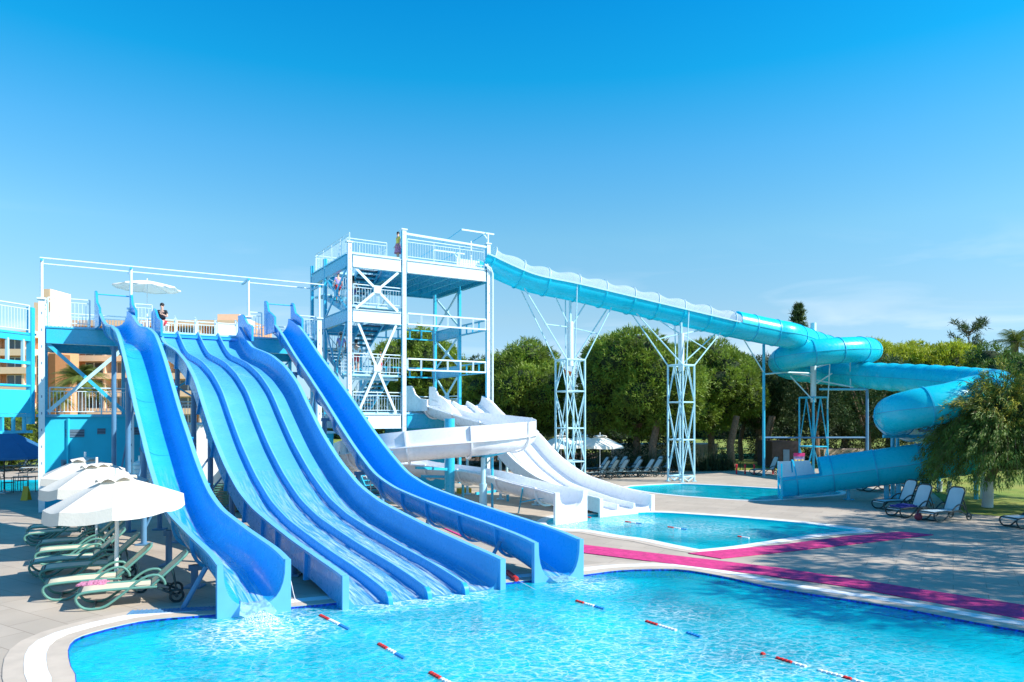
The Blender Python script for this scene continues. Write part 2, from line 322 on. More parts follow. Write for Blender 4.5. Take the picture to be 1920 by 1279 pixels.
def water_mat(name, foam_caustics, body=(.0, .74, .86), foam_caustics_all=0.0, rip=1.0):
    """rippled pool water: fresnel mirror over clear tinted water; foam where the chutes pour in, painted caustic web on the open water"""
    m = bpy.data.materials.new(name); m.use_nodes = True; t = m.node_tree; t.nodes.clear()
    n = lambda k, **a: [x := t.nodes.new(k), [setattr(x, p, q) for p, q in a.items()]][0]
    out = n('ShaderNodeOutputMaterial'); tcn = n('ShaderNodeTexCoord')
    mpn = n('ShaderNodeMapping'); mpn.inputs['Scale'].default_value = (1, 1.5, 1); mpn.inputs['Rotation'].default_value = (0, 0, .5); t.links.new(tcn.outputs['Object'], mpn.inputs[0])
    w1 = n('ShaderNodeTexNoise'); w1.inputs['Scale'].default_value = 2.6; w1.inputs['Detail'].default_value = 3; w1.inputs['Distortion'].default_value = 1.2; t.links.new(mpn.outputs[0], w1.inputs[0])
    w2 = n('ShaderNodeTexNoise'); w2.inputs['Scale'].default_value = 9; w2.inputs['Detail'].default_value = 4; w2.inputs['Distortion'].default_value = .6; t.links.new(mpn.outputs[0], w2.inputs[0])
    ad = n('ShaderNodeMath', operation='MULTIPLY_ADD'); ad.inputs[1].default_value = .35; t.links.new(w2.outputs[0], ad.inputs[0]); t.links.new(w1.outputs[0], ad.inputs[2])
    bp = n('ShaderNodeBump'); bp.inputs['Strength'].default_value = .5 * rip; bp.inputs['Distance'].default_value = .09; wa = n('ShaderNodeTexNoise'); wa.inputs['Scale'].default_value = .38; wa.inputs['Detail'].default_value = 4; t.links.new(tcn.outputs['Object'], wa.inputs[0]); wr = n('ShaderNodeMapRange'); wr.inputs[1].default_value = .35; wr.inputs[2].default_value = .68; wr.inputs[3].default_value = .14 * rip; wr.inputs[4].default_value = .75 * rip; t.links.new(wa.outputs[0], wr.inputs[0]); t.links.new(wr.outputs[0], bp.inputs['Strength']); t.links.new(ad.outputs[0], bp.inputs['Height'])
    gl = n('ShaderNodeBsdfGlossy'); gl.inputs['Roughness'].default_value = .04; t.links.new(bp.outputs[0], gl.inputs['Normal'])
    tr = n('ShaderNodeBsdfTransparent'); tr.inputs[0].default_value = (.30, .98, 1, 1)
    df = n('ShaderNodeBsdfDiffuse'); df.inputs[0].default_value = tuple(body) + (1,); t.links.new(bp.outputs[0], df.inputs['Normal'])
    # murk: churned water shows its own colour in soft patches
    mk = n('ShaderNodeTexNoise'); mk.inputs['Scale'].default_value = .45; mk.inputs['Detail'].default_value = 6; t.links.new(tcn.outputs['Object'], mk.inputs[0])
    mkr = n('ShaderNodeMapRange'); mkr.inputs[1].default_value = .35; mkr.inputs[2].default_value = .7; mkr.inputs[3].default_value = .25; mkr.inputs[4].default_value = .55; t.links.new(mk.outputs[0], mkr.inputs[0])
    m1 = n('ShaderNodeMixShader'); t.links.new(mkr.outputs[0], m1.inputs[0]); t.links.new(tr.outputs[0], m1.inputs[1]); t.links.new(df.outputs[0], m1.inputs[2])
    fr = n('ShaderNodeFresnel'); fr.inputs[0].default_value = 1.33; t.links.new(bp.outputs[0], fr.inputs['Normal'])
    fs_ = n('ShaderNodeMath', operation='MULTIPLY'); fs_.inputs[1].default_value = .62; t.links.new(fr.outputs[0], fs_.inputs[0])
    m2 = n('ShaderNodeMixShader'); t.links.new(fs_.outputs[0], m2.inputs[0]); t.links.new(m1.outputs[0], m2.inputs[1]); t.links.new(gl.outputs[0], m2.inputs[2])
    # amount of foam at the pour-in points and of painted caustics on open water
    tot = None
    for (x, y, r, a) in foam_caustics:
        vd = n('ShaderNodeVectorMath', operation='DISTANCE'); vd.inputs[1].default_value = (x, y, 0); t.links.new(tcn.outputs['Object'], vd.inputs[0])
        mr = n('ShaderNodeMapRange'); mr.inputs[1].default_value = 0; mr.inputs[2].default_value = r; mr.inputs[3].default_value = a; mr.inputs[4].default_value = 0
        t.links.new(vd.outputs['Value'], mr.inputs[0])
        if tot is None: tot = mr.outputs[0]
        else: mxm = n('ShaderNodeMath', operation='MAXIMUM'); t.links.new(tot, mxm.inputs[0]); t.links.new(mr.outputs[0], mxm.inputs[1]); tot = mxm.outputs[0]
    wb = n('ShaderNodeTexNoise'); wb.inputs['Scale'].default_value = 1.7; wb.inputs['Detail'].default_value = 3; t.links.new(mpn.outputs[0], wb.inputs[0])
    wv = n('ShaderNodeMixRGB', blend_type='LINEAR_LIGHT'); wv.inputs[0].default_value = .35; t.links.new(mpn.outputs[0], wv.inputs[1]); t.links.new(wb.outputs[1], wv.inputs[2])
    vo = n('ShaderNodeTexVoronoi', feature='DISTANCE_TO_EDGE'); vo.inputs['Scale'].default_value = 3.6; t.links.new(wv.outputs[0], vo.inputs['Vector'])  # web of bright lines: foam threads and caustic light painted on the surface
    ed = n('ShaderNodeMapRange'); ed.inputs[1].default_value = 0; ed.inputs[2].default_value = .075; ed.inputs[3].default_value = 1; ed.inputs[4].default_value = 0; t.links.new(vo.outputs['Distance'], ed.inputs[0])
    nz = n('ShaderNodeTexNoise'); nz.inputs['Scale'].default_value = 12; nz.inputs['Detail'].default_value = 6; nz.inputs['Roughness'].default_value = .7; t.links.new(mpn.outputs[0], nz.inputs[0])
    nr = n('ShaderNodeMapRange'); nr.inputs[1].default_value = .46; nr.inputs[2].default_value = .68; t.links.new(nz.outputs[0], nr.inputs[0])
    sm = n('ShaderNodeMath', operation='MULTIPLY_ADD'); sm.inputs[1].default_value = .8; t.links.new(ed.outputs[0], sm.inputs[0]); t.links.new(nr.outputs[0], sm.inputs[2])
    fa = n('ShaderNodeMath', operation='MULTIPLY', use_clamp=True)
    if tot is None: tot = n('ShaderNodeValue').outputs[0]; tot.default_value = foam_caustics_all
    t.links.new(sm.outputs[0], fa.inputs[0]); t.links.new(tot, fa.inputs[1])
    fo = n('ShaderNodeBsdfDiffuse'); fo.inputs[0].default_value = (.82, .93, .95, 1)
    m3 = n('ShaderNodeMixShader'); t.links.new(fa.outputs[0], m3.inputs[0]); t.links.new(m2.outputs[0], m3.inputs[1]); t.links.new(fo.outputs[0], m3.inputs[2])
    t.links.new(m3.outputs[0], out.inputs[0]); return m
def film_mat():
    m = bpy.data.materials.new('running_water'); m.use_nodes = True; t = m.node_tree; t.nodes.clear(); n = t.nodes.new
    out = n('ShaderNodeOutputMaterial'); tcn = n('ShaderNodeTexCoord'); mp_ = n('ShaderNodeMapping'); mp_.vector_type = 'TEXTURE'; mp_.inputs['Rotation'].default_value = (0, 0, radians(126)); mp_.inputs['Scale'].default_value = (1.3, .1, 1)
    t.links.new(tcn.outputs['Object'], mp_.inputs[0]); a = n('ShaderNodeTexNoise'); a.inputs['Scale'].default_value = 2.2; a.inputs['Detail'].default_value = 7; a.inputs['Distortion'].default_value = .5; t.links.new(mp_.outputs[0], a.inputs[0])
    r = n('ShaderNodeMapRange'); r.inputs[1].default_value = .42; r.inputs[2].default_value = .74; r.inputs[3].default_value = .0; r.inputs[4].default_value = .55; t.links.new(a.outputs[0], r.inputs[0])
    tr = n('ShaderNodeBsdfTransparent'); tr.inputs[0].default_value = (1, 1, 1, 1); gl = n('ShaderNodeBsdfGlossy'); gl.inputs['Roughness'].default_value = .08; bp = n('ShaderNodeBump'); bp.inputs['Strength'].default_value = .4; bp.inputs['Distance'].default_value = .03
    t.links.new(a.outputs[0], bp.inputs['Height']); t.links.new(bp.outputs[0], gl.inputs['Normal']); m1 = n('ShaderNodeMixShader'); sp0 = n('ShaderNodeSeparateXYZ'); t.links.new(tcn.outputs['Object'], sp0.inputs[0]); z0 = n('ShaderNodeMapRange'); z0.inputs[1].default_value = .15; z0.inputs[2].default_value = 2.3; z0.inputs[3].default_value = .14; z0.inputs[4].default_value = 0; t.links.new(sp0.outputs['Z'], z0.inputs[0]); t.links.new(z0.outputs[0], m1.inputs[0]); t.links.new(tr.outputs[0], m1.inputs[1]); t.links.new(gl.outputs[0], m1.inputs[2])
    df = n('ShaderNodeBsdfDiffuse'); df.inputs[0].default_value = (.70, .92, .98, 1); sp = n('ShaderNodeSeparateXYZ'); t.links.new(tcn.outputs['Object'], sp.inputs[0]); zr = n('ShaderNodeMapRange'); zr.inputs[1].default_value = .15; zr.inputs[2].default_value = 2.3; zr.inputs[3].default_value = 1; zr.inputs[4].default_value = 0; t.links.new(sp.outputs['Z'], zr.inputs[0]); zm = n('ShaderNodeMath'); zm.operation = 'MULTIPLY'; t.links.new(r.outputs[0], zm.inputs[0]); t.links.new(zr.outputs[0], zm.inputs[1]); m2 = n('ShaderNodeMixShader'); t.links.new(zm.outputs[0], m2.inputs[0]); t.links.new(m1.outputs[0], m2.inputs[1]); t.links.new(df.outputs[0], m2.inputs[2]); t.links.new(m2.outputs[0], out.inputs[0]); return m
M['film'] = film_mat()
U = V3(.853, .522, 0); Vv = V3(-.522, .853, 0)

# ------------------------------------------------------------------ ground, pools, lawn
def offset(poly, d):
    n = len(poly); out = []
    for i in range(n):
        a, b, c = poly[i - 1], poly[i], poly[(i + 1) % n]
        t = Vector((c[0] - a[0], c[1] - a[1])).normalized(); out.append((b[0] + t.y * d, b[1] - t.x * d))
    return out
def ccw(p):
    ar = sum(p[i][0] * p[(i + 1) % len(p)][1] - p[(i + 1) % len(p)][0] * p[i][1] for i in range(len(p)))
    return p if ar > 0 else p[::-1]
def closed_curve(pts, step=.35, sharp=()):
    n = len(pts); out = []
    pts = [Vector((p[0], p[1], 0)) for p in pts]
    for i in range(n):
        a, b, c, d = pts[i - 1], pts[i], pts[(i + 1) % n], pts[(i + 2) % n]
        if i in sharp: a = b * 2 - c
        if (i + 1) % n in sharp: d = c * 2 - b
        k = max(2, int((c - b).length / step))
        for j in range(k):
            t = j / k; q = .5 * ((2 * b) + (c - a) * t + (2 * a - 5 * b + 4 * c - d) * t * t + (3 * b - 3 * c + d - a) * t ** 3); out.append((q.x, q.y))
    return ccw(out)
g = lambda *l: [tuple(P(x, y)[:2]) for x, y in l]
pool1 = closed_curve([(15, 5), (14, 7.8), (11.4, 9.9)] + g((1920, 1182), (1685, 1139), (1460, 1103), (1371, 1084), (1291, 1070), (1238, 1067), (1159, 1069.5), (1091, 1078), (944, 1093), (780, 1111), (636, 1129), (545, 1138), (397, 1152), (292, 1161), (234, 1171), (175, 1186), (140, 1199), (127, 1219), (132, 1250), (142, 1285)) + [(-5.3, 8.1), (-3.9, 6), (-1, 4.4), (3, 3.6), (9, 3.4)], .3)
pool2 = closed_curve(g((1024, 980), (1044, 990), (1106, 994.5), (1160, 1004), (1212, 1011), (1265, 1022), (1312, 1031), (1371, 1025), (1460, 1012), (1540, 1001), (1618, 995), (1587, 991), (1513, 982), (1460, 977), (1390, 971), (1318, 966), (1225, 961), (1130, 964), (1050, 969)), .3, sharp=(6, 10))
pool3 = closed_curve(g((1176, 913.5), (1211, 922), (1270, 929), (1328, 933.5), (1400, 938), (1462, 936.5), (1530, 931), (1575, 926), (1560, 919), (1462, 916.5), (1400, 913), (1340, 910), (1277, 907.6), (1225, 909.5)), .35)
far_pool = [(-34, 33.5), (-20.5, 35), (-20, 41), (-36, 40)]
big = [(-900, -60), (900, -60), (900, 1600), (-900, 1600)]
def sheet(outer, holes, z):
    rings = [outer] + holes; pts = [Vector((x, y, 0)) for r in rings for x, y in r]
    tri = tessellate_polygon([[Vector((x, y, 0)) for x, y in r] for r in rings])
    mb = MB().add([(p.x, p.y, z) for p in pts], tri); mb.up = True; return mb
near = [(-45, -8), (48, -8), (48, 50), (-45, 50)]
gm = sheet(near, [pool1, pool2, pool3, far_pool], 0)
struct('paved_ground', gm, M['stone'], smooth=False)
gm = sheet(big, [near], 0); struct('open_ground', gm, M['grass'], smooth=False)
def ring(poly, a, b, z0, z1, closed=True):
    A, B = offset(poly, a), offset(poly, b)
    secs = [[(p[0], p[1], z0), (p[0], p[1], z1), (q[0], q[1], z1), (q[0], q[1], z0)] for p, q in zip(A, B)]
    mb = MB(); n = 4; vs = [p for s in secs for p in s]; m = len(secs); fs = []
    for i in range(m):
        j = (i + 1) % m
        for k in range(n): l = (k + 1) % n; fs.append((i * n + k, i * n + l, j * n + l, j * n + k))
    return mb.add(vs, fs)
def wall(poly, z0, z1, d=0.0):
    A = offset(poly, d) if d else poly; n = len(A)
    return MB().add([(x, y, z0) for x, y in A] + [(x, y, z1) for x, y in A], [(i, (i + 1) % n, (i + 1) % n + n, i + n) for i in range(n)])
MOUTH = {}
def basin(nm, poly, depth, wm, bands, wl=-.04):
    b = wall(poly, -depth, 0.0); b.add([(x, y, -depth) for x, y in poly], tessellate_polygon([[Vector((x, y, 0)) for x, y in poly]]))
    struct('pool_basin', b, M['poolfloor'], smooth=False)
    if nm == 'main': struct('pool_edge_tiles', ring(poly, -.012, .003, -.20, -.004), M['tile'], smooth=False)
    for (a, c, z, mm) in bands: struct('pool_coping', ring(poly, a, c, -.03, z, ), mm, smooth=False)
    wp = sheet(poly, [], wl); struct('pool_water', wp, wm, smooth=False)
A_, B_, C_ = P(474, 1149), P(790, 1120), P(1044, 1086)
wm1 = water_mat('pool_water_main', [(A_.x + .5, A_.y - .9, 1.7, 1.1), (B_.x - .7, B_.y - .3, 1.1, .9), (B_.x + .7, B_.y + .4, 1.1, .9), (B_.x, B_.y + .1, 1.2, .9), (C_.x + .6, C_.y - .4, 1.2, .7), (1.6, 10.6, 5.0, .42), (-3.4, 10.2, 2.8, .18), (3.9, 9.6, 3.6, .42), (-.6, 12.2, 3.0, .30), (2.9, 13.2, 1.2, .4)])  # the wide later entries spread the painted caustic web over the open pool
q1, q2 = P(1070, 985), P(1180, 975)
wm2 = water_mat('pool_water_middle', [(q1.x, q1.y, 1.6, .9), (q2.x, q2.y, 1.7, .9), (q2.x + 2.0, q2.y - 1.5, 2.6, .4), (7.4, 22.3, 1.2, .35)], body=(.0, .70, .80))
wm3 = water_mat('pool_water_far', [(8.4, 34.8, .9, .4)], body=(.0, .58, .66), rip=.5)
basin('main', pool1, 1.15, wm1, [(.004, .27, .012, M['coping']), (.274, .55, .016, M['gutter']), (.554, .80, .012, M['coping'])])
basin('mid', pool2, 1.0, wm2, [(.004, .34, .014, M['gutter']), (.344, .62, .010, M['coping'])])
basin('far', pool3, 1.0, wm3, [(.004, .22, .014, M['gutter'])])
struct('pool_basin', wall(far_pool, -1, 0).add([(x, y, -1) for x, y in far_pool], [(0, 1, 2, 3)]), M['poolfloor'], smooth=False)
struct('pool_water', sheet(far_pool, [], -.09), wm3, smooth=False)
# lawns, each a sheet of turf laid against the paving
lawn_r = [tuple(P(x, y)[:2]) for x, y in ((1655, 886), (1700, 898), (1748, 922), (1772, 944), (1800, 962), (1925, 972))] + [(30, 22), (70, 24), (70, 90), (20, 90)]
struct('lawn', MB().prism(ccw(lawn_r), -.02, .012), M['grass'], smooth=False)
struct('lawn', MB().prism(ccw([(9, 47.2), (19, 48), (19.5, 90), (9, 90)]), -.02, .014), M['grass'], smooth=False)
struct('planting_bed', MB().prism(ccw([(-8, 46.6), (9, 46.9), (9, 70), (-8, 70)]), -.02, .016), mat('bare_soil', (.10, .065, .04), .95, var=.4, scale=3, bump=.6, bscale=12), smooth=False)
rug = lambda pts: MB().prism(ccw([tuple(P(*p)[:2]) for p in pts]), .004, .022)
solo('carpet_runner', 'long magenta carpet runner crossing the paving behind the main pool', 'carpet', rug([(824, 988), (1089, 1022), (1460, 1066), (1619, 1089.7), (1945, 1140), (1945, 1168), (1592, 1101.6), (1460, 1083.5), (1240, 1056), (1089, 1037), (868, 1008)]), M['carpet'], P(1400, 1068), group='magenta carpet runners by the pools', smooth=False)
solo('carpet_runner', 'short magenta carpet runner branching off along the middle pool edge', 'carpet', rug([(1290, 1038.5), (1460, 1023), (1600, 1005), (1691, 998), (1750, 1003.6), (1620, 1019), (1460, 1037), (1352, 1048.5)]), M['carpet'], P(1520, 1020), group='magenta carpet runners by the pools', smooth=False)

# ------------------------------------------------------------------ blue speed slides
END = {k: P(*v) for k, v in dict(AL=(405, 1155), AR=(543, 1140), BL=(640, 1138), BR=(943, 1100), CL=(998, 1089), CR=(1090, 1080)).items()}
P0 = V3(-14.245, 28.832, 0)
TOP = {k: P0 + V3(.853, .5225, 0) * t for k, t in dict(AL=-2.13, AR=-.94, BL=-.06, BR=3.24, CL=4.22, CR=5.31).items()}
for k_ in 'ABC':        # the fitted lines are the outer edges of the rims: step in by the rim width
    e_ = (END[k_ + 'R'] - END[k_ + 'L']).normalized() * .1; END[k_ + 'L'] = END[k_ + 'L'] + e_; END[k_ + 'R'] = END[k_ + 'R'] - e_; e_ = V3(.853, .5225, 0) * .1; TOP[k_ + 'L'] = TOP[k_ + 'L'] + e_; TOP[k_ + 'R'] = TOP[k_ + 'R'] - e_
def usec(W, dp, n=14, off=0.0, pw=2.5):
    out = []
    for i in range(n + 1):
        a = pi - pi * i / n; ca, sa = cos(a), sin(a)
        x = W / 2 + (W / 2 + off) * math.copysign(abs(ca) ** (2 / pw), ca); h = -(dp + off) * abs(sa) ** (2 / pw)
        out.append((x, h))
    return out
def shell(inner, outer): return inner + outer[::-1]
class Chute:
    dip = 0
    def __init__(s, EL, ER, TL, TR, tab, n=80, k=3):
        s.L = ((TL - EL).length + (TR - ER).length) / 2; s.n = n
        s.ss, s.zs = smoothtab(tab, n, s.L, k); s.EL, s.ER, s.TL, s.TR = EL, ER, TL, TR
    def fr(s, i):
        q = s.ss[i] / s.L; l, r = s.EL.lerp(s.TL, q), s.ER.lerp(s.TR, q); e = (r - l); W = e.length; e.normalize()
        u = (s.TL - s.EL); u.z = 0; u.normalize()
        i0, i1 = max(i - 1, 0), min(i + 1, s.n - 1); sl = (s.zs[i1] - s.zs[i0]) / (s.ss[i1] - s.ss[i0])
        sl *= min(1, s.ss[i] / .8)
        nn = (V3(0, 0, 1) - u * sl).normalized(); return l + V3(0, 0, s.zs[i]), e, nn, W, u
    def sweep(s, mb, sec, i0=0, i1=None, ref=None, pair=True):
        secs = []
        for i in range(i0, (s.n if i1 is None else i1)):
            o, e, nn, W, u = s.fr(i); k = W / ref if ref else 1
            dk = 1 + s.dip * max(0, 1 - s.ss[i] / 1.6) ** 1.5
            secs.append([o + e * (a * k) + nn * (h * dk if h < -.2 else h) for a, h in sec])
        mb.strip(secs, pair=pair); return mb
    def at(s, dist):
        i = min(s.n - 1, max(0, round(dist / s.L * (s.n - 1)))); return i
def side_rim(ch, W, wd=.10, th=.055, m='rim', parent=None, up=.0):
    for lab, a in (('L', (-wd, .012)), ('R', (W - .012, W + wd))):
        mb = MB(); ch.sweep(mb, [(a[0], -th + up), (a[0], .004 + up), (a[1], .004 + up), (a[1], -th + up)], ref=W); part('rim', mb, M[m], parent)
def mouth(ch, W, dp, parent, m, inner, t=.08, lo=.9, fl=.10):
    """thick vertical lip round the open end, reaching down into the water"""
    o, e, nn, Wd, u = ch.fr(0); out = [(-fl, 0)] + inner + [(W + fl, 0), (W + fl, -lo), (-fl, -lo)]
    mb = MB(); mb.strip([[o + e * a + V3(0, 0, h) - u * k for a, h in out] for k in (t, -.02)]); part('mouth_lip', mb, M[m], parent)
def legs(ch, dists, parent, W, dp, m='leg', r=.075, spread=.1, brace=True):
    for dd in dists:
        i = ch.at(dd); o, e, nn, Wd, u = ch.fr(i); tops = []
        for a in (spread, W - spread):
            p = o + e * a - nn * (dp + .10); tops.append(p); b = V3(p.x, p.y, 0); mb = MB(); mb.tube([b, p], r, 10); mb.box(b + V3(0, 0, .02), (.34, .34, .04)); part('support_leg', mb, M[m], parent)
        mb = MB(); c = o + e * (W / 2) - nn * (dp + .11); mb.beam(tops[0] - e * .12 - V3(0, 0, .06), tops[1] + e * .12 - V3(0, 0, .06), .1, .12); part('cross_beam', mb, M[m], parent)
        if brace and tops[0].z > 2:
            mb = MB(); mb.tube([V3(tops[0].x, tops[0].y, .4), V3(tops[1].x, tops[1].y, tops[1].z - .4)], .035, 6); part('leg_brace', mb, M[m], parent)
def film(ch, W, dp, spans, parent, smax):
    for a0, a1 in spans:
        secs = []
        for i in range(ch.at(smax)):
            o, e, nn, Wd, u = ch.fr(i); dk = 1 + ch.dip * max(0, 1 - ch.ss[i] / 1.6) ** 1.5; secs.append([o + e * (a0 + (a1 - a0) * q / 4) + nn * (-dp * dk + .012 + (.03 * (2 * q / 4 - 1) ** 2)) for q in range(5)])
        mb = MB(); mb.strip(secs, closed_sec=False); part('running_water', mb, M['film'], parent)
def joints(ch, W, dp, dists, parent, m, pw=2.5, t=.05, off=.11):
    for dd in dists:
        i = ch.at(dd); o, e, nn, Wd, u = ch.fr(i); tt = u + V3(0, 0, (ch.zs[min(i + 1, ch.n - 1)] - ch.zs[max(i - 1, 0)]) / (ch.ss[min(i + 1, ch.n - 1)] - ch.ss[max(i - 1, 0)])); tt.normalize()
        sec = shell(usec(W, dp, off=.045, pw=pw), usec(W, dp, off=off, pw=pw)); mb = MB()
        mb.strip([[o + e * a + nn * (h - .02) + tt * k for a, h in sec] for k in (-t / 2, t / 2)], pair=True); part('joint_flange', mb, M[m], parent)
        sec = shell(usec(W, dp, off=-.004), usec(W, dp, off=.002)); mb = MB(); mb.strip([[o + e * a + nn * h + tt * k for a, h in sec] for k in (-.008, .008)], pair=True); part('seam', mb, M['slideseam'], parent)
tabA = [(18.6, 7.75), (17.4, 7.55), (16.6, 7.2), (15.6, 6.85), (14, 6.65), (12.6, 6.3), (11.3, 5.5), (10.1, 4.6), (9, 3.75), (8, 3.1), (7, 2.4), (5.7, 1.7), (4.5, 1.38), (2.4, 1.17), (.4, 1.02), (0, .93)]
tabB = [(19.3, 7.56), (18.7, 7.25), (18.1, 6.85), (17.2, 6.38), (16, 6.15), (14.8, 5.9), (13.3, 5.4), (12, 4.75), (11, 3.95), (9.8, 3.05), (8.4, 2.22), (7, 1.6), (5.7, 1.27), (4.3, 1.07), (2.8, .88), (1.2, .72), (.2, .63), (0, .60)]
tabC = [(18.9, 7.85), (17.8, 7.45), (16.9, 6.95), (15.5, 6.05), (14, 5.2), (12.3, 4.2), (10.8, 3.25), (9.5, 2.5), (8.1, 1.8), (6.8, 1.5), (5.4, 1.34), (3.5, 1.17), (1.7, 1.03), (.5, .92), (0, .84)]
def single(nm, key, tab, label, legd, jd, dp):
    ch = Chute(END[key + 'L'], END[key + 'R'], TOP[key + 'L'], TOP[key + 'R'], tab); ch.dip = .3; W = (END[key + 'R'] - END[key + 'L']).length
    t = thing('water_slide', label, 'water slide', END[key + 'L'] * 1.0, group='blue speed slides')
    mb = MB(); ch.sweep(mb, shell(usec(W, dp), usec(W, dp, off=.045)), ref=W); part('channel', mb, M['slide'], t)
    side_rim(ch, W, parent=t); mouth(ch, W, dp, t, 'rim', [(a, h * 1.3) for a, h in usec(W, dp, pw=2.6)], lo=1.15)
    film(ch, W, dp * .985, [(W * .2, W * .8)], t, 8 if key == 'A' else 6)
    o, e, nn, Wd, u = ch.fr(0); rr = random.Random(5); secs = []
    for q in range(8):      # sheet of water spilling over the lip, ragged at both sides
        g_ = q / 7; out = -.45 + .75 * g_; f = max(0, out / .3); zz = -dp * 1.3 + .035 - (o.z - dp * 1.3 + .05) * f ** 1.6; w0 = W * (.30 - .10 * f); secs.append([o + e * (w0 + (W - 2 * w0) * k / 16) - u * (out + rr.uniform(-.02, .02) * f) + V3(0, 0, max(zz + rr.uniform(-.012, .012) + .05 * (2 * k / 16 - 1) ** 4, -o.z - .06)) for k in range(17)])
    mb = MB(); mb.strip(secs, closed_sec=False); part('spilling_water', mb, M['pour'], t)
    joints(ch, W, dp, jd, t, 'slide'); legs(ch, legd, t, W, dp)
    # entrance shields and the grab bar across them
    o, e, nn, Wd, u = ch.fr(ch.n - 1); tops = []
    for a in (-.06, W + .06):
        q = o + e * a; mb = MB(); tk = e * .05
        prof = [(-1.25, -.12), (-.85, .06), (-.42, .22), (-.2, .62), (0.02, .72), (.14, .70), (.14, -.75), (-1.25, -.75)]
        mb.strip([[q + u * k + V3(0, 0, h) + e * j for k, h in prof] for j in (-.04, .04)]); part('entrance_shield', mb, M['slide'], t); tops.append(q + V3(0, 0, .6) + u * .05)
    mb = MB(); mb.tube(tops, .025, 8); part('grab_bar', mb, M['frame'], t)
    mb = MB(); mb.beam(o + e * .05 + V3(0, 0, -dp - .02) - u * .1, o + e * .05 + V3(0, 0, -dp - .02) + u * .3, .1, .1)
    return t, ch
slA, chA = single('A', 'A', tabA, 'leftmost blue slide with a single deep channel and a bright splash at its mouth', (14.6, 11.2, 8.4, 5.2, 2.6), (16, 14, 12, 10, 8, 6, 4, 2), .62)
slC, chC = single('C', 'C', tabC, 'rightmost blue slide with a single channel and round hull joints, nearest the white slides', (15.5, 12.2, 9.4, 6.6), (17, 15, 13, 11.2, 9.4, 7.8, 6.3, 4.7, 3.1, 1.5), .66)
mb = MB()
for a, dr in ((-.1, 0),):
    o, e, nn, Wd, u = chC.fr(chC.at(1.3)); p = o + e * a - nn * .3; mb.tube([V3(p.x, p.y, 0) - u * .2 - e * .55, p], .045, 8)
part('front_prop', mb, M['leg'], slC)
mb = MB(); o, e, nn, Wd, u = chA.fr(chA.at(.9)); p = o - nn * .35 - e * .05; mb.tube([V3(p.x, p.y, 0) - e * .42 - u * .1, p], .05, 8); part('front_prop', mb, M['leg'], slA)
# the four-lane slide
chB = Chute(END['BL'], END['BR'], TOP['BL'], TOP['BR'], tabB, n=90); WB = (END['BR'] - END['BL']).length; dB = .53
def lanes(off=0.0, divs=True):
    pts = [(-.0 - off, 0)]; dp = dB + off
    for a in (0, .25, .5, .75, 1): pts.append((.02 - off + .22 * (1 - cos(a * pi / 2)) + .06 * a, -dp + .22 - .22 * sin(a * pi / 2) if a else -dp + .24))
    if divs:
        for k in (1, 2, 3):
            c = WB * k / 4
            for (x, h) in ((-.12, 0), (-.06, .02), (-.04, .15), (-.025, .18), (.025, .18), (.04, .15), (.06, .02), (.12, 0)): pts.append((c + x, -dp + h))
    for a in (1, .75, .5, .25, 0): pts.append((WB - (.02 - off + .22 * (1 - cos(a * pi / 2)) + .06 * a), -dp + .22 - .22 * sin(a * pi / 2) if a else -dp + .24))
    pts.append((WB + off, 0)); return pts
slB = thing('water_slide', 'wide blue slide with four side-by-side lanes in the middle of the row', 'water slide', END['BL'] * 1.0, group='blue speed slides')
chB.dip = .22
mb = MB(); chB.sweep(mb, lanes() + [(WB + .05, 0), (WB + .05, -dB - .05), (-.05, -dB - .05), (-.05, 0)], ref=WB, pair=False); part('lane_bed', mb, M['lane'], slB)
film(chB, WB, dB - .012, [(WB * k / 4 + .15, WB * (k + 1) / 4 - .15) for k in range(4)], slB, 9)
side_rim(chB, WB, wd=.11, parent=slB)
for k in (1, 2, 3):
    mb = MB(); c = WB * k / 4; chB.sweep(mb, [(c - .035, -dB + .168), (c - .02, -dB + .195), (c + .02, -dB + .195), (c + .035, -dB + .168)], i0=0, ref=WB); part('sunlit_divider_top', mb, M['rim'], slB)  # sunlit divider tops painted as a lighter strip
mb = MB(); o, e, nn, Wd, u = chB.fr(0)
for a0, a1 in ((-.11, .015), (WB - .015, WB + .11)):
    mb = MB(); mb.box(o + e * (a0 + a1) / 2 + V3(0, 0, -.55) - u * .04, (.125, .12, 1.1), atan2(e.y, e.x)); part('mouth_lip', mb, M['rim'], slB)
for k in (1, 2, 3):      # rounded noses where the dividers end
    c = o + e * (WB * k / 4); mb = MB()
    prof = [(0.02, -dB + .12), (-.05, -dB + .10), (-.12, -dB + .02), (-.15, -dB - .1), (-.15, -dB - .4), (0.02, -dB - .4)]
    mb.strip([[c + u * a + V3(0, 0, h) + e * j for a, h in prof] for j in (-.045, .045)]); part('divider_nose', mb, M['slide'], slB)
for dd in (17, 15, 13, 11.2, 9.6, 8, 6.4, 4.8, 3.9, 2):
    i = chB.at(dd); o, e, nn, Wd, u = chB.fr(i); sl = (chB.zs[min(i + 1, 89)] - chB.zs[i - 1]) / (chB.ss[min(i + 1, 89)] - chB.ss[i - 1]); tt = (u + V3(0, 0, sl)).normalized()
    sec = [(-.12, -.06), (-.05, -.06), (-.05, -dB - .05), (WB + .05, -dB - .05), (WB + .05, -.06), (WB + .12, -.06), (WB + .12, -dB - .12), (WB * .5, -dB - .14), (-.12, -dB - .12)]
    mb = MB(); mb.strip([[o + e * a + nn * h + tt * k for a, h in sec] for k in (-.03, .03)]); part('joint_flange', mb, M['slide'], slB)
legs(chB, (15.6, 12.8, 10.4, 8.1, 5.9, 3.2), slB, WB, dB, r=.085)
o, e, nn, Wd, u = chB.fr(chB.n - 1)
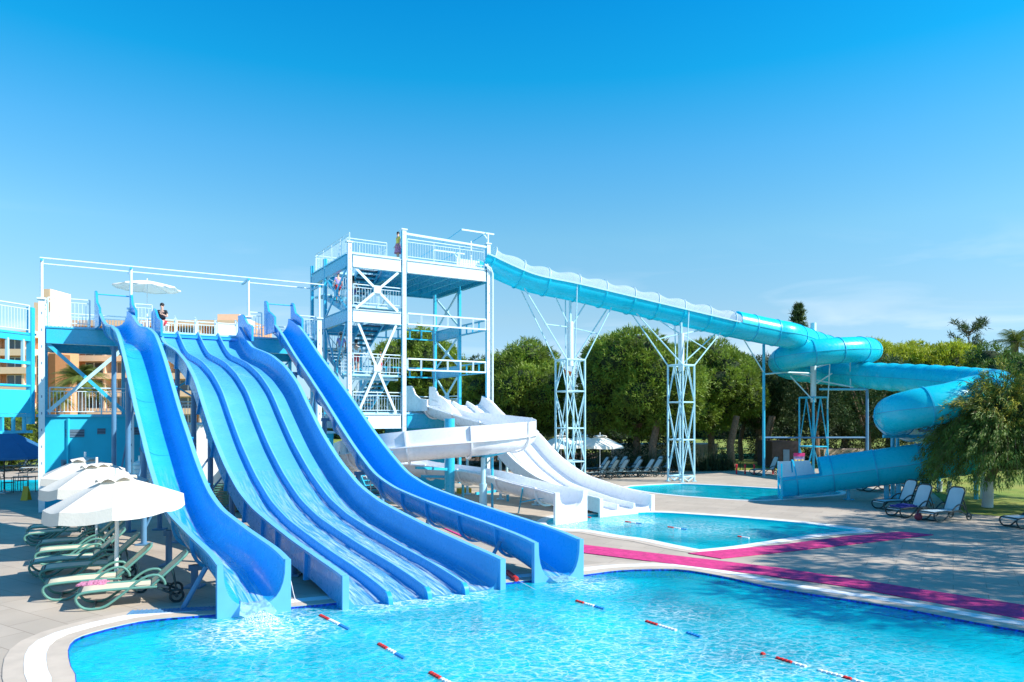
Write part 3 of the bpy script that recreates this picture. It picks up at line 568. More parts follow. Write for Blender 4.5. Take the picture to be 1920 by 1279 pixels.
mb = MB(); mb.box(o + e * WB / 2 + V3(0, 0, -dB - .02) + u * .32, (WB + .3, .8, .1), atan2(e.y, e.x)); part('launch_sill', mb, M['slide'], slB)
mb = MB()
for k in range(4):
    for j in range(5):
        mb.cyl(o + e * (WB * (k + .2 + j * .15) / 4) + V3(0, 0, -dB + .035) + u * .2, .035, .012, 8)
part('water_jet', mb, M['dark'], slB)
for a in (-.07, WB + .07):
    mb = MB(); q = o + e * a; prof = [(-1.3, -.1), (-.6, .1), (-.1, .45), (.15, .55), (.7, .55), (.7, -.7), (-1.3, -.7)]
    mb.strip([[q + u * k + V3(0, 0, h) + e * j for k, h in prof] for j in (-.04, .04)]); part('entrance_shield', mb, M['slide'], slB)
# foam and splashes where the chutes meet the water
def foam_blob(nm, label, c, n, rx, ry, hz, seed, ang=0, sz=.035):
    rr = random.Random(seed); mb = MB()
    for _ in range(n):
        a, q = rr.uniform(0, 2 * pi), sqrt(rr.random()); x, y = rx * q * cos(a), ry * q * sin(a); k = 1 - q
        x, y = x * cos(ang) - y * sin(ang), x * sin(ang) + y * cos(ang)
        r = rr.uniform(.4, 1.2) * sz; mb.ball((c.x + x, c.y + y, -.085 + rr.random() ** 2 * hz * (k + .15)), (r, r, r * .7), 6, 4)
    o = solo(nm, label, 'splash', mb, M['foam'], V3(c.x, c.y, -.09)); o['kind'] = 'stuff'
uS = (TOP['AL'] - END['AL']).normalized()
foam_blob('splash_foam', 'white splash of water at the mouth of the leftmost blue slide', P(478, 1150) - uS * .4, 2600, .34, .62, .2, 3, atan2(uS.y, uS.x) + pi / 2, .009)
foam_blob('splash_foam', 'thin line of foam along the mouth of the four-lane slide', P(792, 1122) - uS * .24, 2600, 1.66, .10, .04, 4, atan2((END['BR'] - END['BL']).y, (END['BR'] - END['BL']).x), .010)

# ------------------------------------------------------------------ slide launch platform (left)
def railing(mb, p, q, h=1.02, gap=.115, posts=True, low=.1):
    p, q = Vector(p), Vector(q); L = (q - p).length; z = V3(0, 0, 1)
    mb.tube([p + z * h, q + z * h], .024, 6); mb.tube([p + z * (h - .14), q + z * (h - .14)], .016, 6); mb.tube([p + z * low, q + z * low], .016, 6)
    n = max(1, int(L / gap))
    for i in range(n + 1): a = p.lerp(q, i / n); mb.beam(a + z * low, a + z * (h - .14), .016, .016)
    m = max(1, round(L / 1.5))
    if posts:
        for i in range(m + 1): a = p.lerp(q, i / m); mb.beam(a, a + z * h, .04, .04)
def T_(t, v, z): return P0 + V3(.853, .5225, 0) * t + Vv * v + V3(0, 0, z)
RZ = atan2(.5225, .853)
pf = thing('launch_platform', 'blue steel launch platform at the top of the blue slides', 'platform', T_(-3.8, 0, 0))
DZ = 7.02
mb = MB()
for t0, t1 in ((-3.85, 6.6),): mb.beam(T_(t0, 2.45, DZ - .06), T_(t1, 2.45, DZ - .06), 4.5, .12)
part('deck_floor', mb, M['pale'], pf)
for (a, b, c, d, h0, h1) in ((-3.7, .10, 6.45, .10, 6.36, 6.90), (-3.7, 4.75, 6.45, 4.75, 6.36, 6.94), (-3.7, .2, -3.7, 4.6, 6.36, 6.93), (6.5, .2, 6.5, 4.6, 6.36, 6.93), (-1.2, .22, -1.2, 4.6, 6.45, 6.9), (1.4, .22, 1.4, 4.6, 6.45, 6.9), (4, .22, 4, 4.6, 6.45, 6.9)):
    mb = MB(); mb.beam(T_(a, b, (h0 + h1) / 2), T_(c, d, (h0 + h1) / 2), .12, h1 - h0); mb.beam(T_(a, b, h1 + .02), T_(c, d, h1 + .02), .2, .03); mb.beam(T_(a, b, h0 - .02), T_(c, d, h0 - .02), .2, .03); part('edge_beam', mb, M['frame'], pf)
for t, v, zt in ((-3.84, -.06, 7.9), (-.9, -.06, 7.75), (3.52, -.06, 7.75), (6.55, -.06, 7.9), (-3.84, 4.8, 7.0), (-.9, 4.8, 7), (3.5, 4.8, 7), (6.5, 4.8, 7)):
    zb = 0; mb = MB()
    mb.box(T_(t, v + .06, zt / 2), (.15, .2, zt), RZ); wcol = part('column', mb, M['frame'], pf)  # shade on the column sides put into the colour as turquoise
    if v < 0:
        mb = MB(); mb.box(T_(t, v - .06, zt / 2 + .02), (.2, .035, zt), RZ); mb.box(T_(t, v, zt + .06), (.3, .28, .05), RZ); part('sunlit_front_flange', mb, M['white'], wcol)  # sunlight on the column front put into the colour as white
        mb = MB()
        for z in np.arange(.6, zt, .62): mb.box(T_(t, v - .079, z), (.035, .006, .09), RZ)
        part('slot_row', mb, M['vent'], wcol)
    if v < 0:
        mb = MB(); mb.tube([T_(t, v, zt), T_(t, v, 9.42)], .055, 10); part('gantry_post', mb, M['white'], pf)
        mb = MB(); mb.beam(T_(t, v - .1, 9.40), T_(t, v + 1.25, 9.40), .08, .07); part('gantry_arm', mb, M['frame'], pf)
for v in (-.06, 1.15):
    mb = MB(); mb.tube([T_(-3.9, v, 9.48), T_(6.75, v, 9.48)], .03, 8); part('gantry_pipe', mb, M['white'], pf)
for (t0, t1) in ((-3.65, -1.1),):
    for z0, z1 in ((3.75, 6.3), (6.3, 3.75)): mb = MB(); mb.beam(T_(t0, .05 if z0 < z1 else .14, z0), T_(t1, .05 if z0 < z1 else .14, z1), .08, .13); part('diagonal_brace', mb, M['pale' if z0 < z1 else 'frame'], pf)
for (t0, t1) in ((-.8, 3.4), (3.6, 6.4)):
    for z0, z1 in ((3.6, 6.3), (6.3, 3.6)): mb = MB(); mb.beam(T_(t0, 4.7 if z0 < z1 else 4.8, z0), T_(t1, 4.7 if z0 < z1 else 4.8, z1), .06, .08); part('diagonal_brace', mb, M['frame'], pf)
for (a, b, c, d) in ((-3.65, .05, -2.3, .05), (-.75, .1, -.15, .1), (5.45, .05, 6.4, .05), (3.6, .1, 4.1, .1), (-3.75, .3, -3.75, 4.5), (6.45, .3, 6.45, 4.5), (-3.7, 4.65, 6.4, 4.65)):
    mb = MB(); railing(mb, T_(a, b, DZ), T_(c, d, DZ)); part('railing', mb, M['white'], pf)
for t in (.35, 1.15, 1.95, 2.8): # grab rails behind the lanes
    mb = MB()
    for k in range(3): mb.tube([T_(t + .5, .9 + k * .35, DZ), T_(t + .5, .9 + k * .35, DZ + .55 + k * .14)], .025, 6)
    mb.tube([T_(t + .5, .9, DZ + .55), T_(t + .5, 1.6, DZ + .83)], .02, 6); part('grab_rail', mb, M['white'], pf)
mb = MB()
for (t, h) in ((-1.5, .9),): mb.box(T_(3.1, 2.6, DZ + .35), (.8, .4, .7), RZ)
part('steel_locker', mb, M['white'], pf)
# lower service balcony under the deck
mb = MB(); railing(mb, T_(-3.6, .3, 3.66), T_(-.2, .3, 3.66)); part('railing', mb, M['white'], pf)

ph = thing('pump_house', 'blue plastered pump house below the launch platform', 'building', T_(-3.9, .4, 0))
mb = MB(); c = T_(-1.95, 2.6, 1.78); mb.box(c, (4.0, 4.4, 3.56), RZ); part('wall', mb, M['wallblue'], ph)
mb = MB(); mb.box(T_(-1.95, 2.6, 3.61), (4.16, 4.56, .1), RZ); part('roof_ledge', mb, M['frame'], ph)
def vent(t, z, wv, hv, parent, frame=False, v=.4):
    f = MB(); 
    if frame:
        for dz in (-hv / 2 - .04, hv / 2 + .04): f.box(T_(t, v - .03, z + dz), (wv + .16, .06, .07), RZ)
        for dt in (-wv / 2 - .04, wv / 2 + .04): f.box(T_(t + dt, v - .03, z), (.07, .06, hv), RZ)
    n = max(3, int(hv / .055))
    for i in range(n): f.box(T_(t, v - .02, z - hv / 2 + hv * (i + .5) / n), (wv, .035, hv / n * .55), RZ)
    p_ = part('vent', f, M['vent'], parent); g_ = MB(); g_.box(T_(t, v - .004, z), (wv, .012, hv), RZ); part('vent_recess', g_, M['dark'], p_)
vent(-2.78, 2.93, .62, .30, ph); vent(-1.9, 3.0, .28, .22, ph); vent(-.55, 3.0, .62, .30, ph); vent(-2.75, 1.62, .82, .46, ph, True)
mb = MB()
for t in (-3.0, -.45): mb.beam(T_(t, .36, 0), T_(t, .36, 3.5), .06, .12)
part('pilaster', mb, M['wallblue'], ph)
wb = thing('service_building', 'white plastered block behind the supports of the blue slides', 'building', T_(.1, 2.2, 0))
mb = MB(); mb.box(T_(3.2, 4.4, 1.6), (6.2, 4.2, 3.2), RZ); part('wall', mb, M['wallwhite'], wb)
mb = MB(); mb.box(T_(1.35, 2.27, 1.6), (.5, .04, .7), RZ); fw = part('window', mb, M['white'], wb)
mb = MB(); mb.box(T_(1.35, 2.24, 1.6), (.4, .02, .6), RZ); part('pane', mb, M['glass'], fw)
mb = MB(); railing(mb, T_(.2, 2.4, 3.2), T_(6.2, 2.4, 3.2)); part('railing', mb, M['white'], wb)
mb = MB(); mb.box(T_(3.2, 4.4, 3.23), (6.3, 4.3, .06), RZ); part('roof', mb, M['pale'], wb)
# elevated walkway coming in from the left
wk = thing('elevated_walkway', 'blue elevated walkway with white railing leading to the launch platform', 'walkway', T_(-4.1, 0, 0))
wdir = V3(-.28, -.96, 0); w0 = T_(-4.15, -.1, 0)
def W_(a, z, s=0): return w0 + wdir * a + V3(-.96, .28, 0) * s + V3(0, 0, z)
mb = MB(); mb.beam(W_(-.2, 6.62, 1.0), W_(5, 6.62, 1.0), 2.0, .08); part('walkway_floor', mb, M['frame'], wk)
for z, h in ((6.45, .2), (5.55, .12)): mb = MB(); mb.beam(W_(0, z), W_(5, z), .08, h); part('edge_beam', mb, M['frame'], wk)
for a in np.arange(.35, 5, .6): mb = MB(); mb.beam(W_(a, 5.6), W_(a, 6.4), .1, .08); part('post', mb, M['pale'], wk)
mb = MB(); railing(mb, W_(.1, 6.66), W_(5, 6.66), h=1.0); part('railing', mb, M['white'], wk)
mb = MB(); mb.beam(W_(.02, 4.12), W_(5, 4.12), .04, .86); part('wind_screen', mb, M['wallblue'], wk)
mb = MB(); mb.tube([W_(0, 4.7), W_(5, 4.7)], .05, 8); mb.beam(W_(0, 3.62), W_(5, 3.62), .12, .12); mb.beam(W_(0, 3.02), W_(5, 3.02), .1, .1)
for a in np.arange(.3, 5, .42): mb.beam(W_(a, 3.05), W_(a, 3.6), .09, .09)
part('lower_balustrade', mb, M['frame'], wk)
mb = MB(); mb.beam(W_(0, 3.3, .05), W_(0, 7.6, .05), .2, .2); part('column', mb, M['frame'], wk)

# ------------------------------------------------------------------ stair tower
Q0 = V3(-7.3, 32.27, 0)
def Q(u, v, z): return Q0 + U * u + Vv * v + V3(0, 0, z)
RU = RZ
tw = thing('stair_tower', 'tall steel stair tower with sunlit white fronts and shaded turquoise sides behind the blue slides', 'tower', Q(0, 0, 0))
UB, UR, VD = 2.62, 7.14, 5.8
def hcol(u, v, zt, zb=0.0, along=U, face='white', side='frame'):
    """built-up column: two flanges and batten plates"""
    al = along; ac = Vv if along == U else U; o = Q(u, v, 0)
    mb = MB()
    mb.box(o + Vv * .03 + V3(0, 0, (zt + zb) / 2), (.14, .2, zt - zb), RU); c_ = part('column', mb, M['frame'], tw)  # column body turquoise: its shaded sides are painted in
    if face == 'white':
        mb = MB(); mb.box(o - Vv * .09 + V3(0, 0, (zt + zb) / 2 + .01), (.19, .035, zt - zb), RU); mb.box(o + V3(0, 0, zt + .05), (.3, .28, .06), RU); part('sunlit_front_flange', mb, M['white'], c_)  # white front strip: the sunlit face is painted in
        mb = MB()
        for z in np.arange(zb + .3, zt - .1, .47): mb.box(o - Vv * .109 + U * (.03 if int(z * 10) % 2 else -.03) + V3(0, 0, z), (.028, .006, .07), RU)
        part('slot_row', mb, M['vent'], c_)
    return c_
for u, v, zt in ((0, 0, 11.35), (UB, 0, 12.25), (UR, 0, 12.15), (0, 3.55, 11.3), (0, VD, 11.35), (UB, VD, 11.3), (UR, 3.06, 10.9), (UR, 6.1, 10.9)):
    hcol(u, v, zt, face='white' if v == 0 else 'frame')
def web(a, b, z0, z1, m, th=.1, fl=.2):
    mb = MB(); zc = (z0 + z1) / 2; mb.beam(Q(*a, zc), Q(*b, zc), th, z1 - z0); mb.beam(Q(*a, z1 + .015), Q(*b, z1 + .015), fl, .03); mb.beam(Q(*a, z0 - .015), Q(*b, z0 - .015), fl, .03); part('girder', mb, M[m], tw)
for z0, z1 in ((10.32, 10.86), (7.86, 8.38), (3.05, 3.66)):
    web((.16, -.02), (UB - .16, -.02), z0, z1, 'white'); web((-.02, .16), (-.02, 3.4), z0, z1, 'frame'); web((-.02, 3.7), (-.02, VD - .16), z0, z1, 'frame')  # sun and shade painted in: front girders white, side girders turquoise
    web((.16, VD), (UB - .16, VD), z0, z1, 'frame'); web((UB + .01, .3), (UB + .01, VD - .3), z0, z1, 'frame')
web((UB + .16, -.02), (UR - .16, -.02), 10.32, 10.86, 'white'); web((UR + .02, .16), (UR + .02, 2.9), 10.32, 10.86, 'frame'); web((UR + .02, 3.2), (UR + .02, 5.9), 10.32, 10.86, 'frame'); web((UB + .16, 6.1), (UR - .16, 6.1), 10.32, 10.86, 'frame')
for z0, z1 in ((7.86, 8.38), (5.75, 6.25)): web((UR, 3.22), (UR, 5.94), z0, z1, 'frame')
web((UB + .16, -.02), (UR - .16, -.02), 3.05, 3.66, 'frame'); web((UR + .02, .16), (UR + .02, 5.9), 3.05, 3.66, 'frame')
def vier(a, b, z0, z1, m, n):
    """open ladder girder"""
    mb = MB(); mb.beam(Q(*a, z0), Q(*b, z0), .09, .07); mb.beam(Q(*a, z1), Q(*b, z1), .09, .07)
    for i in range(n + 1): u = a[0] + (b[0] - a[0]) * i / n; v = a[1] + (b[1] - a[1]) * i / n; mb.beam(Q(u, v, z0), Q(u, v, z1), .08, .08)
    part('ladder_girder', mb, M[m], tw)
for z0, z1 in ((7.90, 8.40), (5.77, 6.28)):
    vier((UB + .18, -.04), (UR - .15, -.04), z0, z1, 'white', 6); vier((UR - .02, .2), (UR - .02, 2.9), z0, z1, 'frame', 4); vier((UB + .1, 6.0), (UR - .2, 6.0), z0, z1, 'frame', 6)
def xb(a, b, z0, z1, m, wd=.11):
    for q, (p0, p1) in enumerate(((z0, z1), (z1, z0))):
        off = .03 * q; mb = MB(); mb.beam(Q(a[0], a[1] + off, p0), Q(b[0], b[1] + off, p1), .05, wd); part('diagonal_brace', mb, M[m], tw)
    c = Q((a[0] + b[0]) / 2, (a[1] + b[1]) / 2, (z0 + z1) / 2); mb = MB(); d_ = (Q(*b, 0) - Q(*a, 0)).normalized(); mb.beam(c - d_ * .17, c + d_ * .17, .09, .3); part('gusset_plate', mb, M[m], tw)
xb((.3, -.06), (UB - .3, -.06), 8.45, 10.25, 'white'); xb((.4, -.06), (UB - .4, -.06), 3.75, 7.8, 'white')
for z0, z1 in ((8.45, 10.25), (3.75, 7.8)): xb((-.03, .3), (-.03, 3.3), z0, z1, 'frame')
for z0, z1 in ((8.5, 10.2), (6.35, 7.8), (3.75, 5.7)): xb((UR, 3.3), (UR, 5.9), z0, z1, 'pale')
# floors
def slab(u0, u1, v0, v1, z, m='pale', th=.08):
    mb = MB(); mb.box(Q((u0 + u1) / 2, (v0 + v1) / 2, z - th / 2), (u1 - u0, v1 - v0, th), RU); part('landing', mb, M[m], tw)
slab(.1, UR + .12, .0, 1.45, 10.98, th=.1); slab(UB + .05, UR + .1, 1.46, 6.1, 10.97, th=.1); slab(.1, UB, 4.75, 5.75, 10.98, th=.1)
for u in np.arange(UB + .5, UR, .75):
    mb = MB(); mb.beam(Q(u, .1, 10.6), Q(u, 5.9, 10.6), .08, .34); part('floor_joist', mb, M['frame'], tw)
slab(.1, UB - .05, .05, 1.35, 8.62); slab(.1, UB - .05, .05, 1.35, 5.5); slab(.1, UB - .05, 4.5, 5.7, 7.05); slab(.1, UR, .1, 6.0, 3.76, th=.1); slab(.1, UB - .05, 4.5, 5.7, 9.75)
for z in (8.42, 5.30): mb = MB(); mb.beam(Q(.1, .5, z), Q(UB - .1, .5, z), .12, .1); part('landing_beam', mb, M['white'], tw)
def flight(u0, u1, va, za, vb, zb):
    """straight stair from (va,za) up to (vb,zb)"""
    n = max(3, round((zb - za) / .185)); g_ = MB()
    for i in range(1, n): t = i / n; g_.box(Q((u0 + u1) / 2, va + (vb - va) * t, za + (zb - za) * t), (u1 - u0 - .06, .27, .05), RU)
    f = part('stair_flight', g_, M['tread'], tw); r_ = MB()
    for i in range(1, n): t = (i - .42) / n; r_.box(Q((u0 + u1) / 2, va + (vb - va) * t, za + (zb - za) * t + .035), (u1 - u0 - .06, .02, .085), RU)
    part('riser', r_, M['frame'], f)
    for u in (u0, u1): mb = MB(); mb.beam(Q(u, va, za - .08), Q(u, vb, zb - .08), .05, .24); part('stringer', mb, M['frame'], f)
    for u in (u0, u1):
        mb = MB(); a, b = Q(u, va, za), Q(u, vb, zb); z = V3(0, 0, 1); mb.tube([a + z * .95, b + z * .95], .022, 6)
        for i in range(0, 5): p = a.lerp(b, i / 4); mb.beam(p + z * .02, p + z * .95, .03, .03)
        mb.tube([a + z * .5, b + z * .5], .014, 6)
        part('handrail', mb, M['white'], f)
flight(1.4, 2.45, 4.6, 7.05, 1.35, 8.62); flight(.2, 1.25, 1.35, 8.62, 4.6, 9.75); flight(1.4, 2.45, 4.7, 9.75, 2.6, 10.98)
flight(.2, 1.25, 1.35, 5.5, 4.6, 7.05); flight(1.4, 2.45, 4.6, 3.76, 1.35, 5.5); flight(.2, 1.25, -2.2, .1, 2.4, 3.3)
for (a, b, z) in (((.2, .0), (UB - .1, .0), 8.62), ((.2, .0), (UB - .1, .0), 5.5), ((.2, 5.7), (UB - .1, 5.7), 7.05), ((.1, .1), (.1, 1.4), 8.62), ((.1, .1), (.1, 1.4), 5.5),
                  ((UB + .2, .02), (UR - .2, .02), 10.98), ((.3, 1.3), (2.3, 1.3), 10.98), ((UB + .2, 6.0), (UR, 6.0), 10.98), ((UR, 4.2), (UR, 6.0), 10.98), ((.2, 5.75), (UB, 5.75), 10.98), ((.12, .3), (.12, 5.6), 10.98),
                  ((UB + .15, 2.6), (UB + .15, 5.6), 10.98), ((.2, .05), (UB - .1, .05), 3.76), ((UR - 1.6, 5.9), (UR, 5.9), 3.76), ((UR, 3.3), (UR, 5.9), 3.76), ((UB + .3, 5.9), (UR - 1.7, 5.9), 3.76)):
    mb = MB(); railing(mb, Q(a[0], a[1], z), Q(b[0], b[1], z), h=.92, gap=.13); part('railing', mb, M['white'], tw)
mb = MB(); mb.beam(Q(UB + .1, -.03, 12.12), Q(UR, -.03, 12.02), .1, .09); part('top_rail', mb, M['white'], tw)
# gantry frames above the tube entrance
for v, zt, uu in ((0, 12.72, UR), (3.0, 12.3, UR - .1)):
    mb = MB(); mb.tube([Q(uu, v, 11), Q(uu, v, zt)], .05, 8); part('gantry_post', mb, M['white'], tw)
    mb = MB(); mb.beam(Q(uu - 1.5, v, zt), Q(uu + .35, v, zt), .07, .07); mb.beam(Q(uu - .3, v, zt), Q(uu, v, zt - .3), .04, .04); part('gantry_arm', mb, M['white'], tw)
for uu in (UR - 1.5, UR - .15): mb = MB(); mb.tube([Q(uu, -.1, 12.72), Q(uu - .1, 3.1, 12.3), Q(uu - .5, 6.3, 11.9)], .022, 6); part('gantry_pipe', mb, M['frame'], tw)
# white start tub of the long flume on the top deck
mb = MB(); mb.box(Q(UR - 1.0, .62, 11.16), (1.3, .9, .34), RU); part('start_tub', mb, M['white'], tw, smooth=False)
mb = MB(); mb.tube([Q(UR - .8, .3, 11.0), Q(UR - .8, .3, 12.3)], .05, 8); part('signal_post', mb, M['white'], tw)
for a, b in (((-1.55, .28), (UR - 1.2, .28)),): pass
mb = MB(); mb.tube([Q(UR + .18, -.16, z) for z in (.05, 10.7)] + [Q(UR + .05, -.2, 10.95), Q(UR - .3, -.2, 11.1)], .05, 8); part('water_pipe', mb, M['white'], tw)
sh_ = thing('equipment_shed', 'blue plastered equipment shed between the stair tower and the blue slides', 'building', Q(-2.6, .6, 0)); mb = MB(); mb.box(Q(-1.9, 2.6, 1.4), (3.0, 3.2, 2.8), RU); part('wall', mb, M['wallblue'], sh_); mb = MB(); mb.box(Q(-1.9, 2.6, 2.85), (3.2, 3.4, .1), RU); part('roof', mb, M['pale'], sh_); mb = MB(); mb.box(Q(-2.2, .98, 1.0), (.9, .05, 2.0), RU); part('door', mb, M['white'], sh_)
mb = MB(); mb.box(Q(UB + 1.2, 1.4, 1.55), (2.2, 2.4, 3.0), RU); part('core_wall', mb, M['wallblue'], tw)

# ------------------------------------------------------------------ white slides
def csweep(pts, sec, name, m, parent, pair=True, i0=0, i1=None, up=V3(0, 0, 1), bank=None):
    """sweep a cross section (across, height) along a 3-D path"""
    n = len(pts); secs = []
    for i in range(i0, n if i1 is None else i1):
        t = (pts[min(i + 1, n - 1)] - pts[max(i - 1, 0)]); h = V3(t.x, t.y, 0).normalized(); sd_ = h.cross(V3(0, 0, 1)); t.normalize(); nn = sd_.cross(t)
        sc = sec(i) if callable(sec) else sec
        if bank: a = bank(i); sd2 = sd_ * cos(a) + nn * sin(a); nn = nn * cos(a) - sd_ * sin(a); sd_ = sd2
        secs.append([pts[i] + sd_ * a + nn * b for a, b in sc])
    mb = MB(); mb.strip(secs, pair=pair); return part(name, mb, m, parent)
WE = {'L': P(1128, 967.4), 'R': P(1219, 959)}
w3dir = V3(-.60, .80, 0)
WL, WR = WE['L'], WE['R']; w3L = 11.2
tabW = [(11.2, 4.6), (10.5, 4.36), (9.7, 3.85), (8.9, 3.4), (8, 3.2), (7.2, 3.05), (6.6, 2.75), (6, 2.3), (5.2, 1.8), (4.3, 1.4), (3.5, 1.12), (2.2, .9), (1, .72), (0, .64)]
ch3 = Chute(WL, WR, WL + w3dir * w3L, WR + w3dir * w3L, tabW, n=70); W3 = (WR - WL).length; d3 = .5
w3 = thing('water_slide', 'white slide with three side-by-side lanes running into the middle pool', 'water slide', WL * 1.0, group='white family slides')
def lanes3(off=0.0, divs=True):
    dp = d3 + off; pts = [(-off, 0), (.02 - off, -dp + .22), (.10 - off, -dp + .06), (.26, -dp)]
    if divs:
        for k in (1, 2):
            c = W3 * k / 3
            for (x, h) in ((-.12, 0), (-.05, .03), (-.035, .22), (.035, .22), (.05, .03), (.12, 0)): pts.append((c + x, -dp + h))
    pts += [(W3 - .26, -dp), (W3 - .10 + off, -dp + .06), (W3 - .02 + off, -dp + .22), (W3 + off, 0)]; return pts
o_ = lanes3(.05, False); inn = lanes3()
mb = MB(); ch3.sweep(mb, inn + o_[::-1] if len(inn) == len(o_) else inn + [(W3 + .05, 0), (W3 + .05, -d3 - .05), (-.05, -d3 - .05), (-.05, 0)], ref=W3)
mb = MB(); secs = []
for i in range(ch3.n):
    o, e, nn, Wd, u = ch3.fr(i); secs.append([o + e * (a * Wd / W3) + nn * h for a, h in inn + [(W3 + .05, 0), (W3 + .05, -d3 - .05), (-.05, -d3 - .05), (-.05, 0)]])
mb.strip(secs); part('lane_bed', mb, M['wslide'], w3)
side_rim(ch3, W3, wd=.11, m='wslide', parent=w3)
mb = MB(); o, e, nn, Wd, u = ch3.fr(0)
for a0 in (-.07, W3 + .07): mb = MB(); mb.box(o + e * a0 + V3(0, 0, -.5) - u * .03, (.14, .1, 1.0), atan2(e.y, e.x)); part('mouth_lip', mb, M['wslide'], w3)
mb = MB(); mb.box(o + e * W3 / 2 + V3(0, 0, -d3 - .3), (W3, .05, .55), atan2(e.y, e.x)); part('front_apron', mb, M['wslide'], w3)
legs(ch3, (8.8, 6, 3.8), w3, W3, d3, m='pale', r=.06)
o, e, nn, Wd, u = ch3.fr(ch3.n - 1)
for a in ():
    mb = MB(); q = o + e * a; prof = [(-2.6, -.12), (-1.9, .1), (-.3, .58), (.1, .64), (.5, .64), (.5, -.6), (-2.6, -.5)]
    mb.strip([[q + u * k + V3(0, 0, h) + e * j for k, h in prof] for j in (-.035, .035)]); part('entrance_shield', mb, M['wslide'], w3)
mb = MB(); mb.beam(o - e * .1 + V3(0, 0, -d3 - .05) + u * .3, o + e * (W3 + .1) + V3(0, 0, -d3 - .05) + u * .3, .8, .1); part('launch_sill', mb, M['wslide'], w3)
mb = MB()
for k in (.6, 1.5):
    for j in range(3): mb.cyl(o + e * (k + j * .1) + V3(0, 0, -d3 + .03) + u * .1, .035, .01, 8)
part('water_jet', mb, M['dark'], w3)
# spiral white trough
def AX(px, py, d): return D(px, py, d)
sp_pts = [AX(790, 752, 35.2), AX(838, 768, 33.6), AX(890, 784, 32.0), AX(936, 796, 30.6), AX(968, 804, 29.4), AX(977, 813, 28.1), AX(955, 819, 26.9), AX(905, 825, 26.2), AX(845, 830, 25.8), AX(785, 835, 25.6), AX(725, 842, 25.6), AX(678, 850, 26.2), AX(655, 856, 27.5), AX(675, 862, 29.0), AX(740, 867, 30.0), AX(810, 872, 29.8), AX(870, 879, 28.9), AX(930, 890, 27.5), AX(985, 905, 26.3), AX(1040, 918, 25.2), AX(1069, 926, 24.6)]
zz = [p.z for p in sp_pts]
path = crom(sp_pts, .3)
for i in range(1, len(path)): path[i].z = min(path[i].z, path[i - 1].z - .001)
sw = thing('water_slide', 'white open spiral slide curling round a turquoise post', 'water slide', V3(sp_pts[-1].x, sp_pts[-1].y, 0), group='white family slides')
n_ = len(path)
def trough_sec(r, hl, hr, th=.04, n=9):
    inn_ = [(-r, hl)] + [(-r * cos(pi * k / n), -r * .92 * sin(pi * k / n)) for k in range(n + 1)] + [(r, hr)]
    out_ = [(-r - th, hl)] + [(-(r + th) * cos(pi * k / n), -(r * .92 + th) * sin(pi * k / n)) for k in range(n + 1)] + [(r + th, hr)]
    return inn_ + out_[::-1]
def hgt(i):
    f_ = i / n_; k = sin(pi * min(1, max(0, (f_ - .12) / .62))) ** .6 if .12 < f_ < .74 else 0
    return k
# outer wall is on the outside of the bend (left of travel reversed): path bends clockwise first -> outside is the left side
def sec_i(i): k = hgt(i); return trough_sec(.56, .06 + .5 * k, .06)
def sec_r(i): k = hgt(i); return trough_sec(.56, .06, .06 + .5 * k)
t0 = path[n_ // 3]; 
csweep(path, sec_i, 'channel', M['wslide'], sw)
csweep(path, [(-.70, -.02), (-.70, .03), (-.57, .03), (-.57, -.02)], 'flange', M['wslide'], sw, pair=True); csweep(path, [(.57, -.02), (.57, .03), (.70, .03), (.70, -.02)], 'flange', M['wslide'], sw, pair=True)
cum = 0; nx = 1.2
for i in range(1, n_ - 1):
    cum += (path[i] - path[i - 1]).length
    if cum > nx:
        nx += 2.1; t = (path[i + 1] - path[i - 1]).normalized(); h = V3(t.x, t.y, 0).normalized(); sd_ = h.cross(V3(0, 0, 1)); nn = sd_.cross(t)
        k = hgt(i); r = .61; ring_i = [(-r, .06 + .5 * k)] + [(-r * cos(pi * j / 9), -r * .95 * sin(pi * j / 9)) for j in range(10)] + [(r, .06)]
        ro = .69; ring_o = [(-ro, .06 + .5 * k)] + [(-ro * cos(pi * j / 9), -ro * .95 * sin(pi * j / 9)) for j in range(10)] + [(ro, .06)]
        sc = ring_i + ring_o[::-1]; mb = MB(); mb.strip([[path[i] + sd_ * a + nn * b + t * q for a, b in sc] for q in (-.03, .03)], pair=True); part('joint_flange', mb, M['wslide'], sw)
t = (path[-1] - path[-2]); t.z = 0; t.normalize(); sd_ = t.cross(V3(0, 0, 1)); mb = MB()
lip = [(-.74, .08), (-.56, .08)] + [(-.56 * cos(pi * j / 9), -.56 * .92 * sin(pi * j / 9)) for j in range(10)] + [(.56, .08), (.74, .08), (.74, -1.05), (-.74, -1.05)]
mb.strip([[path[-1] + sd_ * a + V3(0, 0, b) + t * q for a, b in lip] for q in (-.03, .08)]); part('mouth_lip', mb, M['wslide'], sw)
